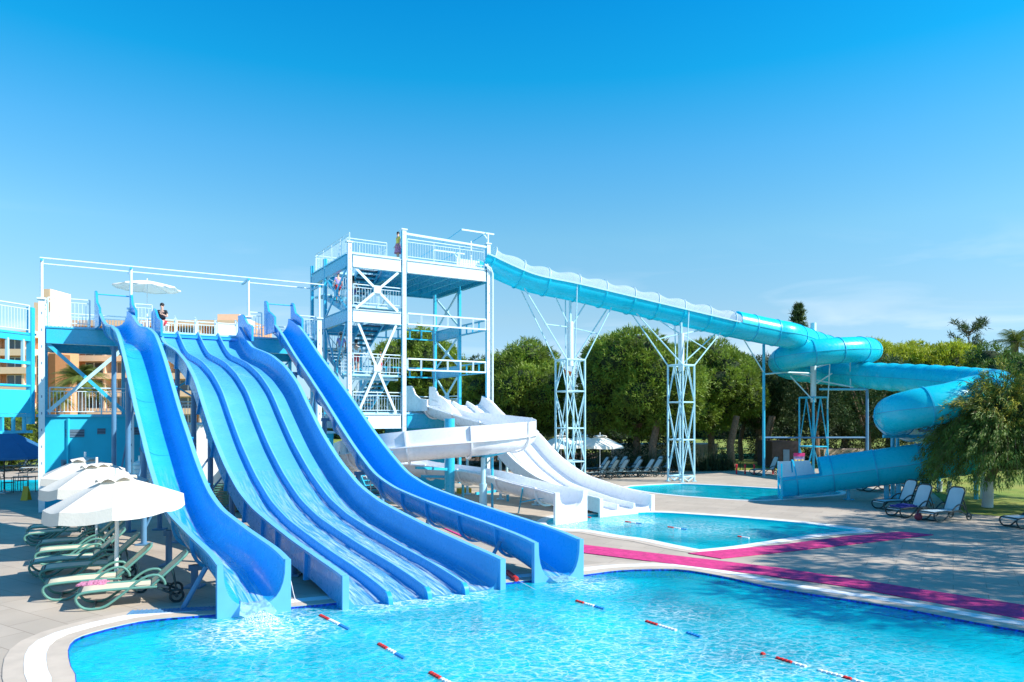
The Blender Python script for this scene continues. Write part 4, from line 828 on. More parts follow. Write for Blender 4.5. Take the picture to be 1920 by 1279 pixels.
# entrance shields of the spiral at the tower
for a in (-.66, .66):
    t = (path[1] - path[0]); t.z = 0; t.normalize(); sd_ = t.cross(V3(0, 0, 1)); q = path[0] + sd_ * a; mb = MB()
    prof = [(1.5, .03), (.9, .1), (.5, .3), (.25, .66), (.1, .72), (-.25, .72), (-.25, -.5), (1.5, -.5)]
    mb.strip([[q + t * k + V3(0, 0, h) + sd_ * j for k, h in prof] for j in (-.035, .035)]); part('entrance_shield', mb, M['wslide'], sw)
mb = MB(); c = D(843, 850, 28.0); mb.cyl(V3(c.x, c.y, 0), .20, 3.5, 20); part('main_post', mb, M['frame'], sw)
for (px, py, dd, r) in ((906, 858, 26.6, .085), (923, 858, 26.9, .05), (868, 884, 28.9, .05)):
    q = D(px, py, dd); mb = MB(); mb.tube([V3(q.x, q.y, 0), q], r, 10)
    if r > .08: mb.tube([V3(q.x, q.y, 0), V3(q.x, q.y, 1.1)], r * 1.7, 12)
    part('support_post', mb, M['frame' if r < .08 else 'pale'], sw)
for (a, b, dd, db) in (((820, 857), (910, 853), 27.2, 26.6), ((905, 858), (980, 838), 26.6, 27.6), ((780, 877), (840, 880), 26.6, 27.9), ((790, 893), (840, 894), 28.5, 28.1)):
    mb = MB(); mb.beam(D(*a, dd), D(*b, db), .09, .1); part('bracket_arm', mb, M['frame'], sw)
mb = MB(); q0, q1 = P(892, 949), P(952, 940); mb.beam(q0 + V3(0, 0, .5), q1 + V3(0, 0, .5), .09, .1); mb.tube([q1, q1 + V3(0, 0, .5)], .06, 8); part('bracket_arm', mb, M['frame'], sw)
mb = MB(); a = P(972, 962); b = D(980, 916, 25.3); c = D(1032, 931, 24.6); mb.beam(a, b, .05, .05); mb.beam(a.lerp(b, .45), c, .05, .05); part('front_prop', mb, M['frame'], sw)
foam_blob('splash_foam', 'white foam at the mouth of the white spiral slide', P(1068, 978) + V3(.12, -.25, 0), 260, .5, .2, .08, 7, .5, .022)

# ------------------------------------------------------------------ long turquoise flume and its helix
fl_pts = []
for px, py in ((905, 482), (919, 488), (960, 507), (1001, 522), (1064, 535), (1111, 545.6), (1205, 568), (1290, 588), (1372, 607), (1445, 622.5), (1483, 630)):
    fl_pts.append(D(px, py, 36.6 + (px - 919) * .0105))
def Z(px, z, d): return V3((px - CX) / FPX * d, d, z)
hel = [Z(1530, 8.10, 45.2), Z(1572, 7.95, 47.6), Z(1612, 7.85, 47.6), Z(1630, 7.72, 45.4), Z(1610, 7.62, 43.6), Z(1560, 7.48, 42.9), Z(1510, 7.3, 42.9), Z(1474, 7.1, 43.8), Z(1467, 6.95, 45.6), Z(1492, 6.72, 47.4), Z(1550, 6.42, 47.2), Z(1610, 6.12, 44.5), Z(1680, 5.82, 41.5), Z(1760, 5.5, 38.4), Z(1822, 5.2, 35.8), Z(1860, 4.98, 33.6), Z(1868, 4.78, 31.4), Z(1850, 4.6, 29.9), Z(1815, 4.38, 28.9), Z(1780, 4.13, 28.3), Z(1716, 3.88, 28.4), Z(1680, 3.66, 29.3), Z(1684, 3.42, 31.0), Z(1735, 3.1, 32.6), Z(1812, 2.72, 33.4), Z(1858, 2.5, 32.6), Z(1868, 2.33, 31), Z(1846, 2.12, 29.9), Z(1780, 1.86, 29.6), Z(1700, 1.6, 30.1), Z(1620, 1.32, 30.7), Z(1530, 1.02, 31.3), Z(1463, .80, 31.7)]
full = crom(fl_pts + hel, .2); nF = len(full)
for i in range(1, nF): full[i].z = min(full[i].z, full[i - 1].z - .002)
RT = .74
acc = [0]
for i in range(1, nF): acc.append(acc[-1] + (full[i] - full[i - 1]).length)
iclose = min(range(nF), key=lambda i: (full[i] - D(1378, 608, 41.4)).length)
fr_ = []
for i in range(nF):
    t = (full[min(i + 1, nF - 1)] - full[max(i - 1, 0)]); h = V3(t.x, t.y, 0).normalized(); sd_ = h.cross(V3(0, 0, 1)); t.normalize(); fr_.append((sd_, sd_.cross(t), t))
iexit = nF - 8
SEG = 1.62
def rad(i, amp=.025):
    return RT
fm = thing('tube_slide', 'long turquoise tube slide from the tower top into a helix and the far pool', 'water slide', V3(full[-1].x, full[-1].y, 0))
lower = lambda r, a0=0: [(-r * cos(pi * k / 12), -r * sin(pi * k / 12)) for k in range(13)]
upper = lambda r: [(-r * cos(pi * k / 12), r * sin(pi * k / 12)) for k in range(13)]
def frsweep(i0, i1, secf, nm, m, parent, lab=None):
    secs = []
    for i in range(i0, i1):
        sd_, nn, t = fr_[i]; secs.append([full[i] + sd_ * a + nn * b for a, b in secf(i)])
    mb = MB(); mb.strip(secs, pair=True); return part(nm, mb, m, parent, lab)
def bulge(i):
    q = (acc[i] % 1.05) / 1.05; return 1 + (.10 * sin(pi * q) ** .7 - .045 if acc[iclose] + 25 < acc[i] < acc[iclose] + 46 else 0)
secL = lambda i: [(a * bulge(i), b * bulge(i)) for a, b in lower(RT) ] + [(a * bulge(i), b * bulge(i)) for a, b in lower(RT + .035)][::-1]
secU = lambda i: [(a * bulge(i), b * bulge(i)) for a, b in upper(RT)] + [(a * bulge(i), b * bulge(i)) for a, b in upper(RT + .035)][::-1]
frsweep(0, nF, secL, 'lower_shell', M['turq'], fm)
frsweep(iclose, iexit, secU, 'upper_shell', M['turq'], fm)
rimsec = lambda s_: (lambda i: [(s_ * (RT + .0) * bulge(i), -.03), (s_ * RT * bulge(i), .035), (s_ * (RT * bulge(i) + .10), .035), (s_ * (RT * bulge(i) + .10), -.03)])
frsweep(0, iclose, rimsec(-1), 'flange', M['pale'], fm); frsweep(0, iclose, rimsec(1), 'flange', M['pale'], fm)
seamsec = lambda s_: (lambda i: [(s_ * (RT + .0) * bulge(i), -.012), (s_ * RT * bulge(i), .012), (s_ * (RT * bulge(i) + .06), .012), (s_ * (RT * bulge(i) + .06), -.012)])
frsweep(iclose, nF, seamsec(-1), 'seam', M['turq_seam'], fm); frsweep(iclose, nF, seamsec(1), 'seam', M['turq_seam'], fm)
k = 0; ringidx = []
for i in range(nF):
    if acc[i] >= k * SEG + .3: ringidx.append(i); k += 1
for i in ringidx:
    if acc[iclose] + 25 < acc[i] < acc[iclose] + 46: continue
    sd_, nn, t = fr_[i]; half = i < iclose; R0, R1 = RT + .03, RT + (.09 if half else .065)
    if half: sc = lower(R0) + lower(R1)[::-1]; mb = MB(); mb.strip([[full[i] + sd_ * a + nn * b + t * q for a, b in sc] for q in (-.035, .035)], pair=True)
    else:
        mb = MB(); sc = []
        vs = []; n = 28
        for q, r in ((-.03, R0), (-.03, R1), (.03, R1), (.03, R0)): vs += [full[i] + sd_ * r * cos(2 * pi * j / n) + nn * r * sin(2 * pi * j / n) + t * q for j in range(n)]
        mb.add(vs, [(a * n + j, a * n + (j + 1) % n, ((a + 1) % 4) * n + (j + 1) % n, ((a + 1) % 4) * n + j) for a in range(4) for j in range(n)])
    part('joint_ring', mb, M['turq' if i < iclose else 'turq_seam'], fm)
# safety net arched over the open part
def netsec(i):
    q = (acc[i] % (SEG * 1.02)) / (SEG * 1.02); hh = .50 + .17 * abs(cos(pi * q)) ** 1.5
    return [(-(RT + .02) * cos(pi * j / 8), hh * sin(pi * j / 8) ** .75 + .02) for j in range(9)] + [(-(RT + .01) * cos(pi * j / 8), (hh - .008) * sin(pi * j / 8) ** .75 + .02) for j in range(9)][::-1]
net = frsweep(2, iclose + 1, netsec, 'safety_net', M['net'], fm)
for i in ringidx:
    if i < iclose:
        sd_, nn, t = fr_[i]; mb = MB(); mb.tube([full[i] + sd_ * (-(RT + .03) * cos(pi * j / 10)) + nn * (.68 * sin(pi * j / 10) ** .75 + .03) for j in range(11)], .02, 6, cap=True); part('net_hoop', mb, M['white'], fm)
# flared open mouth
sd_, nn, t = fr_[-1]; i = nF - 1
mb = MB(); n = 24; vs = []
lipo = [(-.85, .95), (-.85, -.85), (.85, -.85), (.85, .95)]
sc = [(-RT, 0)] + lower(RT)[1:-1] + [(RT, 0), (RT + .1, .75), (RT + .16, .75), (RT + .16, -.88), (-RT - .16, -.88), (-RT - .16, .75), (-RT - .1, .75)]
mb.strip([[full[i] + V3(sd_.x, sd_.y, 0) * a + V3(0, 0, b) + V3(t.x, t.y, 0) * q for a, b in sc] for q in (-.02, .05)]); part('mouth_lip', mb, M['turq'], fm)
for s_ in (1,):
    q = full[i] + sd_ * (RT + .04) * s_; prof = [(0, -.3), (.05, .75), (-.25, .72), (-1.3, .62), (-1.5, .1), (-1.5, -.3)]; mb = MB()
    mb.strip([[q + t * k + V3(0, 0, h) + sd_ * j for k, h in prof] for j in (-.03, .03)]); part('splash_guard', mb, M['white'], fm)

def pylon(px, pyb, d, zt, side, rz, label, levels, mast_top, m='pale', group='lattice pylons under the tube slide'):
    c = V3((px - CX) / FPX * d, d, 0); py = thing('support_pylon', label, 'pylon', c, group=group); ax, ay = V3(cos(rz), sin(rz), 0), V3(-sin(rz), cos(rz), 0); h = side / 2
    cs = [c + ax * a + ay * b for a, b in ((-h, -h), (h, -h), (h, h), (-h, h))]
    for q in cs: mb = MB(); mb.tube([q, q + V3(0, 0, zt)], .055, 8); mb.box(q + V3(0, 0, .02), (.25, .25, .04)); part('leg', mb, M[m], py)
    for z in list(levels) + [zt]:
        mb = MB()
        for k in range(4): mb.tube([cs[k] + V3(0, 0, z), cs[(k + 1) % 4] + V3(0, 0, z)], .038 if z < zt else .055, 6)
        part('ring_frame', mb, M[m], py)
    lv = [.05] + list(levels) + [zt]
    for k in range(4):
        mb = MB()
        for j in range(len(lv) - 1):
            a, b = cs[k], cs[(k + 1) % 4]; mid = (a + b) / 2
            if j % 2: a, b = a + V3(0, 0, lv[j]), mid + V3(0, 0, lv[j + 1]); a2, b2 = cs[(k + 1) % 4] + V3(0, 0, lv[j]), b
            else: a, b = a + V3(0, 0, lv[j + 1]), mid + V3(0, 0, lv[j]); a2, b2 = cs[(k + 1) % 4] + V3(0, 0, lv[j + 1]), b
            mb.tube([a, b], .03, 6); mb.tube([a2, b2], .03, 6)
        part('lattice_brace', mb, M[m], py)
    mb = MB(); mb.tube([c + V3(0, 0, zt - .3), c + V3(0, 0, mast_top)], .17, 16); part('mast', mb, M['white'], py)
    return py, c, cs
def strut(parent, a, b, r=.038, m='pale'): mb = MB(); mb.tube([a, b], r, 6); part('strut', mb, M[m], parent)
def flume_pt(px, s_=0.0):
    i = min(range(iclose + 40), key=lambda i: abs((full[i].x / full[i].y * FPX + CX) - px)); sd_, nn, t = fr_[i]; return full[i] - nn * (RT * .95) + sd_ * s_
p1, c1, cs1 = pylon(1069, 0, 38.2, 6.55, 1.12, radians(28), 'lattice pylon nearest the tower, carrying the upper end of the tube slide', (1.2, 2.95, 4.9), 8.6)
p2, c2, cs2 = pylon(1277, 0, 39.6, 6.37, 1.0, radians(38), 'lattice pylon standing at the tip of the far pool under the tube slide', (.3, 2.3, 4.35), 8.15)
for (py_, c_, cs_, zt, pxs) in ((p1, c1, cs1, 6.55, (985, 1042, 1099, 1147)), (p2, c2, cs2, 6.37, (1190, 1236, 1322, 1352))):
    for j, px in enumerate(pxs):
        if j in (0, 3):
            for q in ((0, 3) if j == 0 else (1, 2)): strut(py_, cs_[q] + V3(0, 0, zt), flume_pt(px, .25 if q < 2 else -.25))
            cc = V3(c_.x, c_.y, zt + 1.75); tgt = flume_pt(px).lerp(cs_[0 if j == 0 else 1] + V3(0, 0, zt), .5); strut(py_, cc, tgt, .03)
        else: strut(py_, V3(c_.x, c_.y, zt + 1.7), flume_pt(px), .04)
    for s_ in (-.75, .75): i = min(range(iclose + 40), key=lambda i: abs((full[i].x / full[i].y * FPX + CX) - (c_.x / c_.y * FPX + CX))); strut(py_, V3(c_.x, c_.y, zt) + U.cross(V3(0, 0, 1)) * s_ * .55, full[i] + fr_[i][0] * s_, .03)
    mb = MB(); mb.tube([V3(c_.x, c_.y, zt), V3(c_.x, c_.y, flume_pt(c_.x / c_.y * FPX + CX).z)], .07, 8); part('strut', mb, M['pale'], py_)
p3, c3, cs3 = pylon(1525, 0, 44.9, 4.75, 1.15, radians(24), 'turquoise lattice pylon with a tall white mast inside the tube helix', (1.7,), 9.4, m='frame')
for a, b in (((1560, 700), (1526, 722)), ((1590, 672), (1526, 690)), ((1480, 700), (1526, 706)), ((1600, 726), (1526, 712))): strut(p3, D(*b, 44.9), D(*a, 44.9 + (1.2 if a[0] < 1500 else -.9)), .045)
strut(p3, D(1482, 705, 44.2), cs3[0] + V3(0, 0, 4.5), .04); strut(p3, D(1556, 678, 43.5), cs3[1] + V3(0, 0, 4.0), .035); strut(p3, D(1594, 673, 44.2), D(1595, 728, 44.2), .04)
strut(p3, D(1536, 730, 44.9), D(1627, 730, 43.5), .07, 'frame')
pb = thing('support_post', 'slim turquoise post under the lower end of the straight tube slide', 'post', V3((1432 - CX) / FPX * 43.2, 43.2, 0))
q = V3((1432 - CX) / FPX * 43.2, 43.2, 0); mb = MB(); mb.tube([q, q + V3(0, 0, 7.9)], .085, 10); part('post', mb, M['frame'], pb)
mb = MB(); mb.tube([q + V3(0, 0, 6.2), flume_pt(1395)], .04, 6); part('strut', mb, M['pale'], pb)
mb = MB(); mb.tube([D(1433, 820.5, 43.2), D(1628, 820.5, 43.4)], .05, 8); part('tie_pipe', mb, M['leg'], pb); mb = MB(); mb.tube([D(1433, 702, 43.2), D(1470, 698, 44.2), D(1520, 700, 44.9)], .05, 8); part('tie_pipe', mb, M['pale'], pb)
q = P(1626, 893.5); q = V3((1626 - CX) / FPX * 43.4, 43.4, 0)
pp = solo('support_post', 'slate coloured post between the pylon with the tall mast and the helix', 'post', MB().tube([q, q + V3(0, 0, 5.2)], .085, 10), M['leg'], q)
for (px, pyb, d, zt, r, lab) in ((1591, 937, 30.95, .55, .07, 'short turquoise post, leftmost of those under the exit tube'), (1662, 0, 30.4, .8, .10, 'turquoise post under the exit tube, left one of the close pair'), (1685, 0, 30.2, .9, .10, 'turquoise post under the exit tube, right one of the close pair'), (1741, 0, 29.8, 1.05, .11, 'turquoise post under the exit tube nearest the lawn'), (1674, 0, 31.8, 2.8, .09, 'tall post under the big bend of the helix'), (1683, 0, 32.6, 3.0, .08, 'thin post just behind the tall post under the big bend')):
    q = V3((px - CX) / FPX * d, d, 0); solo('support_post', lab, 'post', MB().tube([q, q + V3(0, 0, zt)], r, 12).box(q + V3(0, 0, .02), (.34, .34, .04)), M['frame'], q, group='posts under the tube helix')
hb = thing('helix_bracket', 'turquoise beams carrying the big bend of the helix', 'beam', D(1700, 815, 30.5))
mb = MB(); mb.beam(D(1656, 818, 30.2), D(1800, 818, 30.4), .14, .13); part('beam', mb, M['frame'], hb); mb = MB(); mb.beam(D(1722, 808, 29.6), D(1800, 806, 29), .1, .1); part('beam', mb, M['leg'], hb)
for px, dd in ((1830, 31), (1760, 34.5)):
    q = V3((px - CX) / FPX * dd, dd, 0); mb = MB(); mb.tube([q, q + V3(0, 0, 4.2)], .09, 8); part('post', mb, M['frame'], hb)

# ------------------------------------------------------------------ foliage
def np_mesh(name, co, tris_n, m, parent=None, base=(0, 0, 0), label=None):
    """co: (3*tris_n, 3) loose triangles"""
    me = bpy.data.meshes.new(name); co = co - np.array(base); nv = len(co)
    me.vertices.add(nv); me.vertices.foreach_set('co', co.astype(np.float32).ravel())
    me.loops.add(nv); me.loops.foreach_set('vertex_index', np.arange(nv, dtype=np.int32))
    me.polygons.add(tris_n); me.polygons.foreach_set('loop_start', np.arange(0, nv, 3, dtype=np.int32)); me.polygons.foreach_set('loop_total', np.full(tris_n, 3, dtype=np.int32))
    me.update(); me.validate(); me.materials.append(m); o = bpy.data.objects.new(name, me); COL.objects.link(o)
    if parent: o.parent = parent; BASE[o.name] = BASE[parent.name]
    if label: o['label'] = label
    return o
def unit(v): return v / np.maximum(1e-9, np.linalg.norm(v, axis=1, keepdims=True))
def tufts(rng, C, Nn, nb, ln, wd, spread=.9, up=.3, droop=0.0):
    """nb blades fan out from each tuft centre C about its outward direction Nn"""
    n = len(C); d = rng.normal(size=(n, nb, 3)) * spread + Nn[:, None, :] * 1.0; d[..., 2] += up - droop; d = d / np.linalg.norm(d, axis=2, keepdims=True)
    L = ln * rng.uniform(.6, 1.25, (n, nb, 1)) * rng.uniform(.7, 1.2, (n, 1, 1)); b0 = C[:, None, :] + rng.normal(size=(n, nb, 3)) * ln * .22
    s = np.cross(d, rng.normal(size=(n, nb, 3))); s = s / np.linalg.norm(s, axis=2, keepdims=True) * wd
    tip = b0 + d * L; tri = np.stack([b0 - s + d * L * .25, b0 + s + d * L * .25, tip], axis=2); return tri.reshape(-1, 3)
def lobes_surface(rng, lobes, dens):
    P_, N_ = [], []
    for (c, r) in lobes:
        c, r = np.array(c), np.array(r); n = int(dens * (r[0] * r[1] + r[0] * r[2] + r[1] * r[2])); v = unit(rng.normal(size=(n, 3)))
        p = c + v * r * (1 + rng.normal(size=(n, 1)) * .085); nn = unit(v / r); keep = np.ones(n, bool)
        for (c2, r2) in lobes:
            if c2 is c or (np.allclose(c2, c)): continue
            keep &= (((p - np.array(c2)) / (np.array(r2) * .88)) ** 2).sum(1) > 1
        P_.append(p[keep]); N_.append(nn[keep])
    return np.vstack(P_), np.vstack(N_)
def make_lobes(rng, c, R, n, sz=(.32, .5), flat=1.0, low=-.55):
    out = [(tuple(c), (R[0] * .72, R[1] * .72, R[2] * .74))]
    for _ in range(n):
        v = rng.normal(size=3); v /= np.linalg.norm(v)
        if v[2] < low: v[2] *= -.5
        k = rng.uniform(.62, .82); s = rng.uniform(*sz) * min(R[0], R[2]); out.append(((c[0] + v[0] * R[0] * k, c[1] + v[1] * R[1] * k, c[2] + v[2] * R[2] * k), (s * 1.1, s * 1.1, s * .85 * flat)))
    return out
def tree(name, label, cat, x, y, c, R, seed, m, nl=14, dens=46, nb=13, ln=.36, wd=.04, trunk_r=.22, group=None, bark='bark', core=True, sz=(.30, .46), up=.35, wash=0, lean=(0, 0)):
    rng = np.random.default_rng(seed); base = V3(x, y, 0); t = thing(name, label, cat, base, group)
    cc = (x + lean[0], y + lean[1], c); L = make_lobes(rng, cc, R, nl, sz)
    C, Nn = lobes_surface(rng, L, dens); co = tufts(rng, C, Nn, nb, ln, wd, up=up); np_mesh('crown', co, len(co) // 3, m, t, base)
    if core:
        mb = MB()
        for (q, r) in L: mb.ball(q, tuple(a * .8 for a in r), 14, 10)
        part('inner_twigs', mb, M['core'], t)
    rr = random.Random(seed); mb = MB(); top = V3(cc[0], cc[1], max(c - R[2] * .35, 1)); k = [V3(x, y, -.05), V3(x + rr.uniform(-.15, .15), y + rr.uniform(-.1, .1), top.z * .45), top]
    mb.tube(crom(k, .4), [trunk_r * (1.15 - .6 * i / max(1, len(crom(k, .4)) - 1)) for i in range(len(crom(k, .4)))], 10)
    for (q, r) in L[1:9]: a = k[1].lerp(top, rr.uniform(.1, .8)); q = Vector(q); mb.tube([a, a.lerp(q, .5) + V3(0, 0, -.1), q], [trunk_r * .45, trunk_r * .3, trunk_r * .12], 6)
    part('trunk', mb, M[bark], t)
    if wash: mb = MB(); mb.tube([V3(x, y, 0), V3(x, y, wash)], [trunk_r * 1.22, trunk_r * 1.16], 12); part('whitewash_band', mb, M['whitewash'], t)
    return t
def at(px, d): return (px - CX) / FPX * d
G1 = 'stone pines behind the far pool'
TR = [  # px, d, top row, half width px, bottom z, seed, material, label
 (792, 60, 634, 92, 3.2, 1, 'pine', 'round green pine seen through the stair tower'),
 (968, 53, 641, 84, .6, 2, 'pine', 'rounded olive green pine just right of the stair tower'),
 (1196, 50, 617, 112, 1.3, 3, 'pine', 'largest broad pine between the two lattice pylons'),
 (1335, 55, 645, 80, 1.6, 4, 'pine', 'bushy pine just right of the second lattice pylon'),
 (1422, 57, 655, 70, 1.9, 5, 'pinedk', 'dark pine behind the slim turquoise post'),
 (1668, 63, 634, 82, 3.6, 7, 'lime', 'bright yellow green pine above the ribbed bend of the helix, the left one'),
 (1768, 60, 646, 70, 3.2, 8, 'lime', 'bright yellow green pine above the ribbed bend of the helix, the right one'),
]
for (px, d, ty, hw, zb, sd_, mm, lab) in TR:
    zt = CAMH + (HY - ty) * d / FPX; R = hw * d / FPX; c = (zt + zb) / 2; tree('pine_tree', lab, 'pine tree', at(px, d), d, c, (R, R * .9, (zt - zb) / 2), sd_, M[mm], nl=30, dens=50, group=G1, trunk_r=.28)
tree('broadleaf_tree', 'dark tree with bare twisting limbs behind the tall white mast', 'tree', at(1530, 54), 54, 5.0, (3.2, 2.4, 3.1), 11, M['pinedk'], nl=16, dens=30, core=False, trunk_r=.3, group='shady trees behind the helix')
tree('broadleaf_tree', 'dark tree with a pale forked trunk left of the big helix bend', 'tree', at(1628, 50), 50, 4.6, (3.0, 2.4, 2.9), 12, M['pinedk'], nl=15, dens=30, core=False, trunk_r=.26, group='shady trees behind the helix', bark='bark')
tree('broadleaf_tree', 'shady tree behind the tall white mast, farther back than its neighbours', 'tree', at(1585, 60), 60, 4.6, (4.6, 2.4, 3.6), 13, M['pinedk'], nl=18, dens=26, trunk_r=.26, group='shady trees behind the helix')
tree('broadleaf_tree', 'dark green tree beyond the lawn at the right edge', 'tree', at(1880, 47), 47, 5.4, (2.4, 2.4, 2.6), 14, M['feather'], nl=14, dens=40, trunk_r=.22)
tree('broadleaf_tree', 'shaded tree behind the ribbed helix bend', 'tree', at(1760, 50), 50, 4.0, (3.6, 2.4, 2.7), 15, M['pinedk'], nl=14, dens=34, trunk_r=.22, group='shady trees behind the helix')
tree('broadleaf_tree', 'small dark tree peeping out at the left of the olive green pine', 'tree', at(892, 62), 62, 6.2, (1.8, 1.8, 2.6), 16, M['pinedk'], nl=10, dens=40, trunk_r=.2)
tree('broadleaf_tree', 'sunlit bushy tree behind the blue parasol', 'tree', at(20, 50), 50, 2.2, (3.4, 2.4, 2.5), 17, M['pine'], nl=14, dens=34, trunk_r=.2)
# conifer with tiered branches
def conifer(x, y, zt, R, seed):
    rng = np.random.default_rng(seed); base = V3(x, y, 0); t = thing('conifer', 'dark tiered conifer rising above the trees behind the helix', 'conifer', base); mb = MB(); mb.tube([base, base + V3(0, 0, zt)], [.3, .04], 8); C = []
    z = zt * .35
    while z < zt - .3:
        f = (zt - z) / (zt * .65); r = R * f ** .8; n = 7
        for k in range(n):
            a = 2 * pi * k / n + rng.uniform(-.3, .3); e = r * rng.uniform(.65, 1.1); tip = base + V3(cos(a) * e, sin(a) * e, z + .25 * e); st = base + V3(0, 0, z); mb.tube([st, st.lerp(tip, .6) - V3(0, 0, .12 * e), tip], [.06, .04, .015], 5)
            for q in np.linspace(.25, 1, 7): C.append(st.lerp(tip, q) - V3(0, 0, .1 * e * sin(pi * q)))
        z += zt * .045
    part('trunk', mb, M['bark'], t); C = np.array([tuple(c) for c in C]); co = tufts(rng, C, np.tile([[0, 0, .4]], (len(C), 1)), 15, .5, .05, spread=.8); np_mesh('crown', co, len(co) // 3, M['pinedk'], t, base)
conifer(at(1497, 78), 78, CAMH + (HY - 572) * 78 / FPX, 3.6, 21)
rng = np.random.default_rng(31)
# wispy tree
def wispy(x, y, zt, R, seed, label):
    rr = random.Random(seed); rng = np.random.default_rng(seed); base = V3(x, y, 0); t = thing('wispy_tree', label, 'tree', base); mb = MB(); mb.tube([base, base + V3(.2, 0, zt * .6), base + V3(0, 0, zt * .95)], [.18, .1, .03], 8); C = []
    for k in range(26):
        z = zt * rr.uniform(.5, .98); a = rr.uniform(0, 2 * pi); e = R * rr.uniform(.5, 1.1); st = base + V3(0, 0, z - .4); tip = base + V3(cos(a) * e, sin(a) * e, z + .5); mb.tube([st, tip], [.04, .012], 5)
        for q in np.linspace(.45, 1.05, 5): C.append(st.lerp(tip, q))
    part('trunk', mb, M['bark'], t); C = np.array([tuple(c) for c in C]); co = tufts(rng, C, np.tile([[0, 0, .3]], (len(C), 1)), 26, .5, .035, spread=.9); np_mesh('crown', co, len(co) // 3, M['pinedk'], t, base)
wispy(at(1816, 62), 62, CAMH + (HY - 608) * 62 / FPX, 1.6, 5, 'thin wispy tree standing above the right treetops')
# palms
def palm(x, y, h, label, R=2.2, n=46, seed=1, group=None):
    rr = random.Random(seed); base = V3(x, y, 0); t = thing('palm_tree', label, 'palm tree', base, group); mb = MB(); mb.tube([base, base + V3(.1, 0, h * .5), base + V3(0, 0, h)], [.32, .26, .24], 12); part('trunk', mb, M['bark'], t)
    tri = []; top = np.array([x, y, h])
    for k in range(n):
        a = rr.uniform(0, 2 * pi); el = rr.uniform(-.5, 1.3); L = R * rr.uniform(.8, 1.15); dh = np.array([cos(a), sin(a), 0]); prev = top.copy(); sdv = np.array([-sin(a), cos(a), 0]); m_ = 12
        for i in range(1, m_ + 1):
            q = i / m_; p = top + dh * L * q * cos(el) + np.array([0, 0, L * (q * sin(el) - .55 * q * q)]); wl = .62 * sin(pi * min(.97, q * .85 + .12)) * L * .42
            for s_ in (-1, 1):
                for jj in (0, .5):
                    b = prev + (p - prev) * jj; tip = b + sdv * s_ * wl + dh * wl * .5 - np.array([0, 0, wl * .45]); tri += [b, b + (p - prev) * .35, tip]
            tri += [prev - sdv * .02, prev + sdv * .02, p]; prev = p
    co = np.array(tri); np_mesh('crown', co, len(co) // 3, M['palm'], t, base)
palm(at(152, 46), 46, 6.1, 'bushy palm seen under the launch platform', R=2.0, n=70, seed=3)
palm(at(112, 50), 50, 4.9, 'smaller palm left of the bushy palm', R=1.3, n=34, seed=4)
palm(at(1902, 52), 52, 9.0, 'palm crown above the trees at the right edge', R=2.4, n=30, seed=5)
# spiky bushes and hedge in the bed
def spiky(x, y, r, h, seed, label, m='bush', n=150, name='spiky_shrub', grp='spiky shrubs in the planting bed'):
    rng = np.random.default_rng(seed); a = rng.uniform(0, 2 * pi, n); el = rng.uniform(.25, 1.5, n); L = rng.uniform(.6, 1.1, n)[:, None] * h; d = np.stack([np.cos(a) * np.cos(el), np.sin(a) * np.cos(el), np.sin(el)], 1)
    b = np.stack([x + rng.normal(size=n) * r * .45, y + rng.normal(size=n) * r * .35, np.full(n, .02)], 1); s = np.stack([-np.sin(a), np.cos(a), 0 * a], 1) * .035; co = np.stack([b - s, b + s, b + d * L], 1).reshape(-1, 3)
    o = np_mesh(name, co, n, M[m], None, (x, y, 0)); o.location = (x, y, 0); tag(o, label, 'shrub', grp)
spn = ['dark spiky shrub left of the second lattice pylon', 'spiky shrub in line with the second lattice pylon', 'spiky shrub just right of the second lattice pylon', 'spiky shrub below the bushy pine', 'spiky shrub nearest the sunlit lawn', 'small spiky shrub at the left of the wide pine trunk', 'low spiky shrub beside the far sun loungers', 'spiky shrub behind the far sun loungers']
for k, (px, d, r, h) in enumerate(((1232, 47.4, .9, 1.5), (1268, 47.6, .8, 1.3), (1315, 47.4, .9, 1.5), (1338, 47.6, 1.0, 1.7), (1360, 47.8, .7, 1.2), (1205, 48, .8, 1.2), (1180, 48, .9, 1.2), (1140, 48.2, 1.2, 1.6))):
    spiky(at(px, d), d, r, h, 40 + k, spn[k], n=220)
hl = lobes_surface(np.random.default_rng(60), [((-3 + k * 1.35, 50.5 + (k % 3) * .5, .9), (1.1, 1.0, 1.0 + .25 * (k % 2))) for k in range(12)] + [((17.5 + k * 1.6, 61 + (k % 3) * .5, 1.1), (1.3, 1.0, 1.3 + .35 * (k % 2))) for k in range(14)] + [((-6 + k * 2.2, 63 + (k % 3), 1.6), (1.7, 1.2, 2.0 + .5 * (k % 2))) for k in range(10)] + [((20.6 + k * 1.9, 57, 1.4), (1.5, 1.0, 1.8)) for k in range(6)], 50)
co = tufts(np.random.default_rng(61), hl[0], hl[1], 10, .28, .035); hd = np_mesh('hedge', co, len(co) // 3, M['bush'], None, (4, 50, 0)); hd.location = (4, 50, 0); tag(hd, 'dark clipped hedge under the pines behind the far loungers', 'hedge')
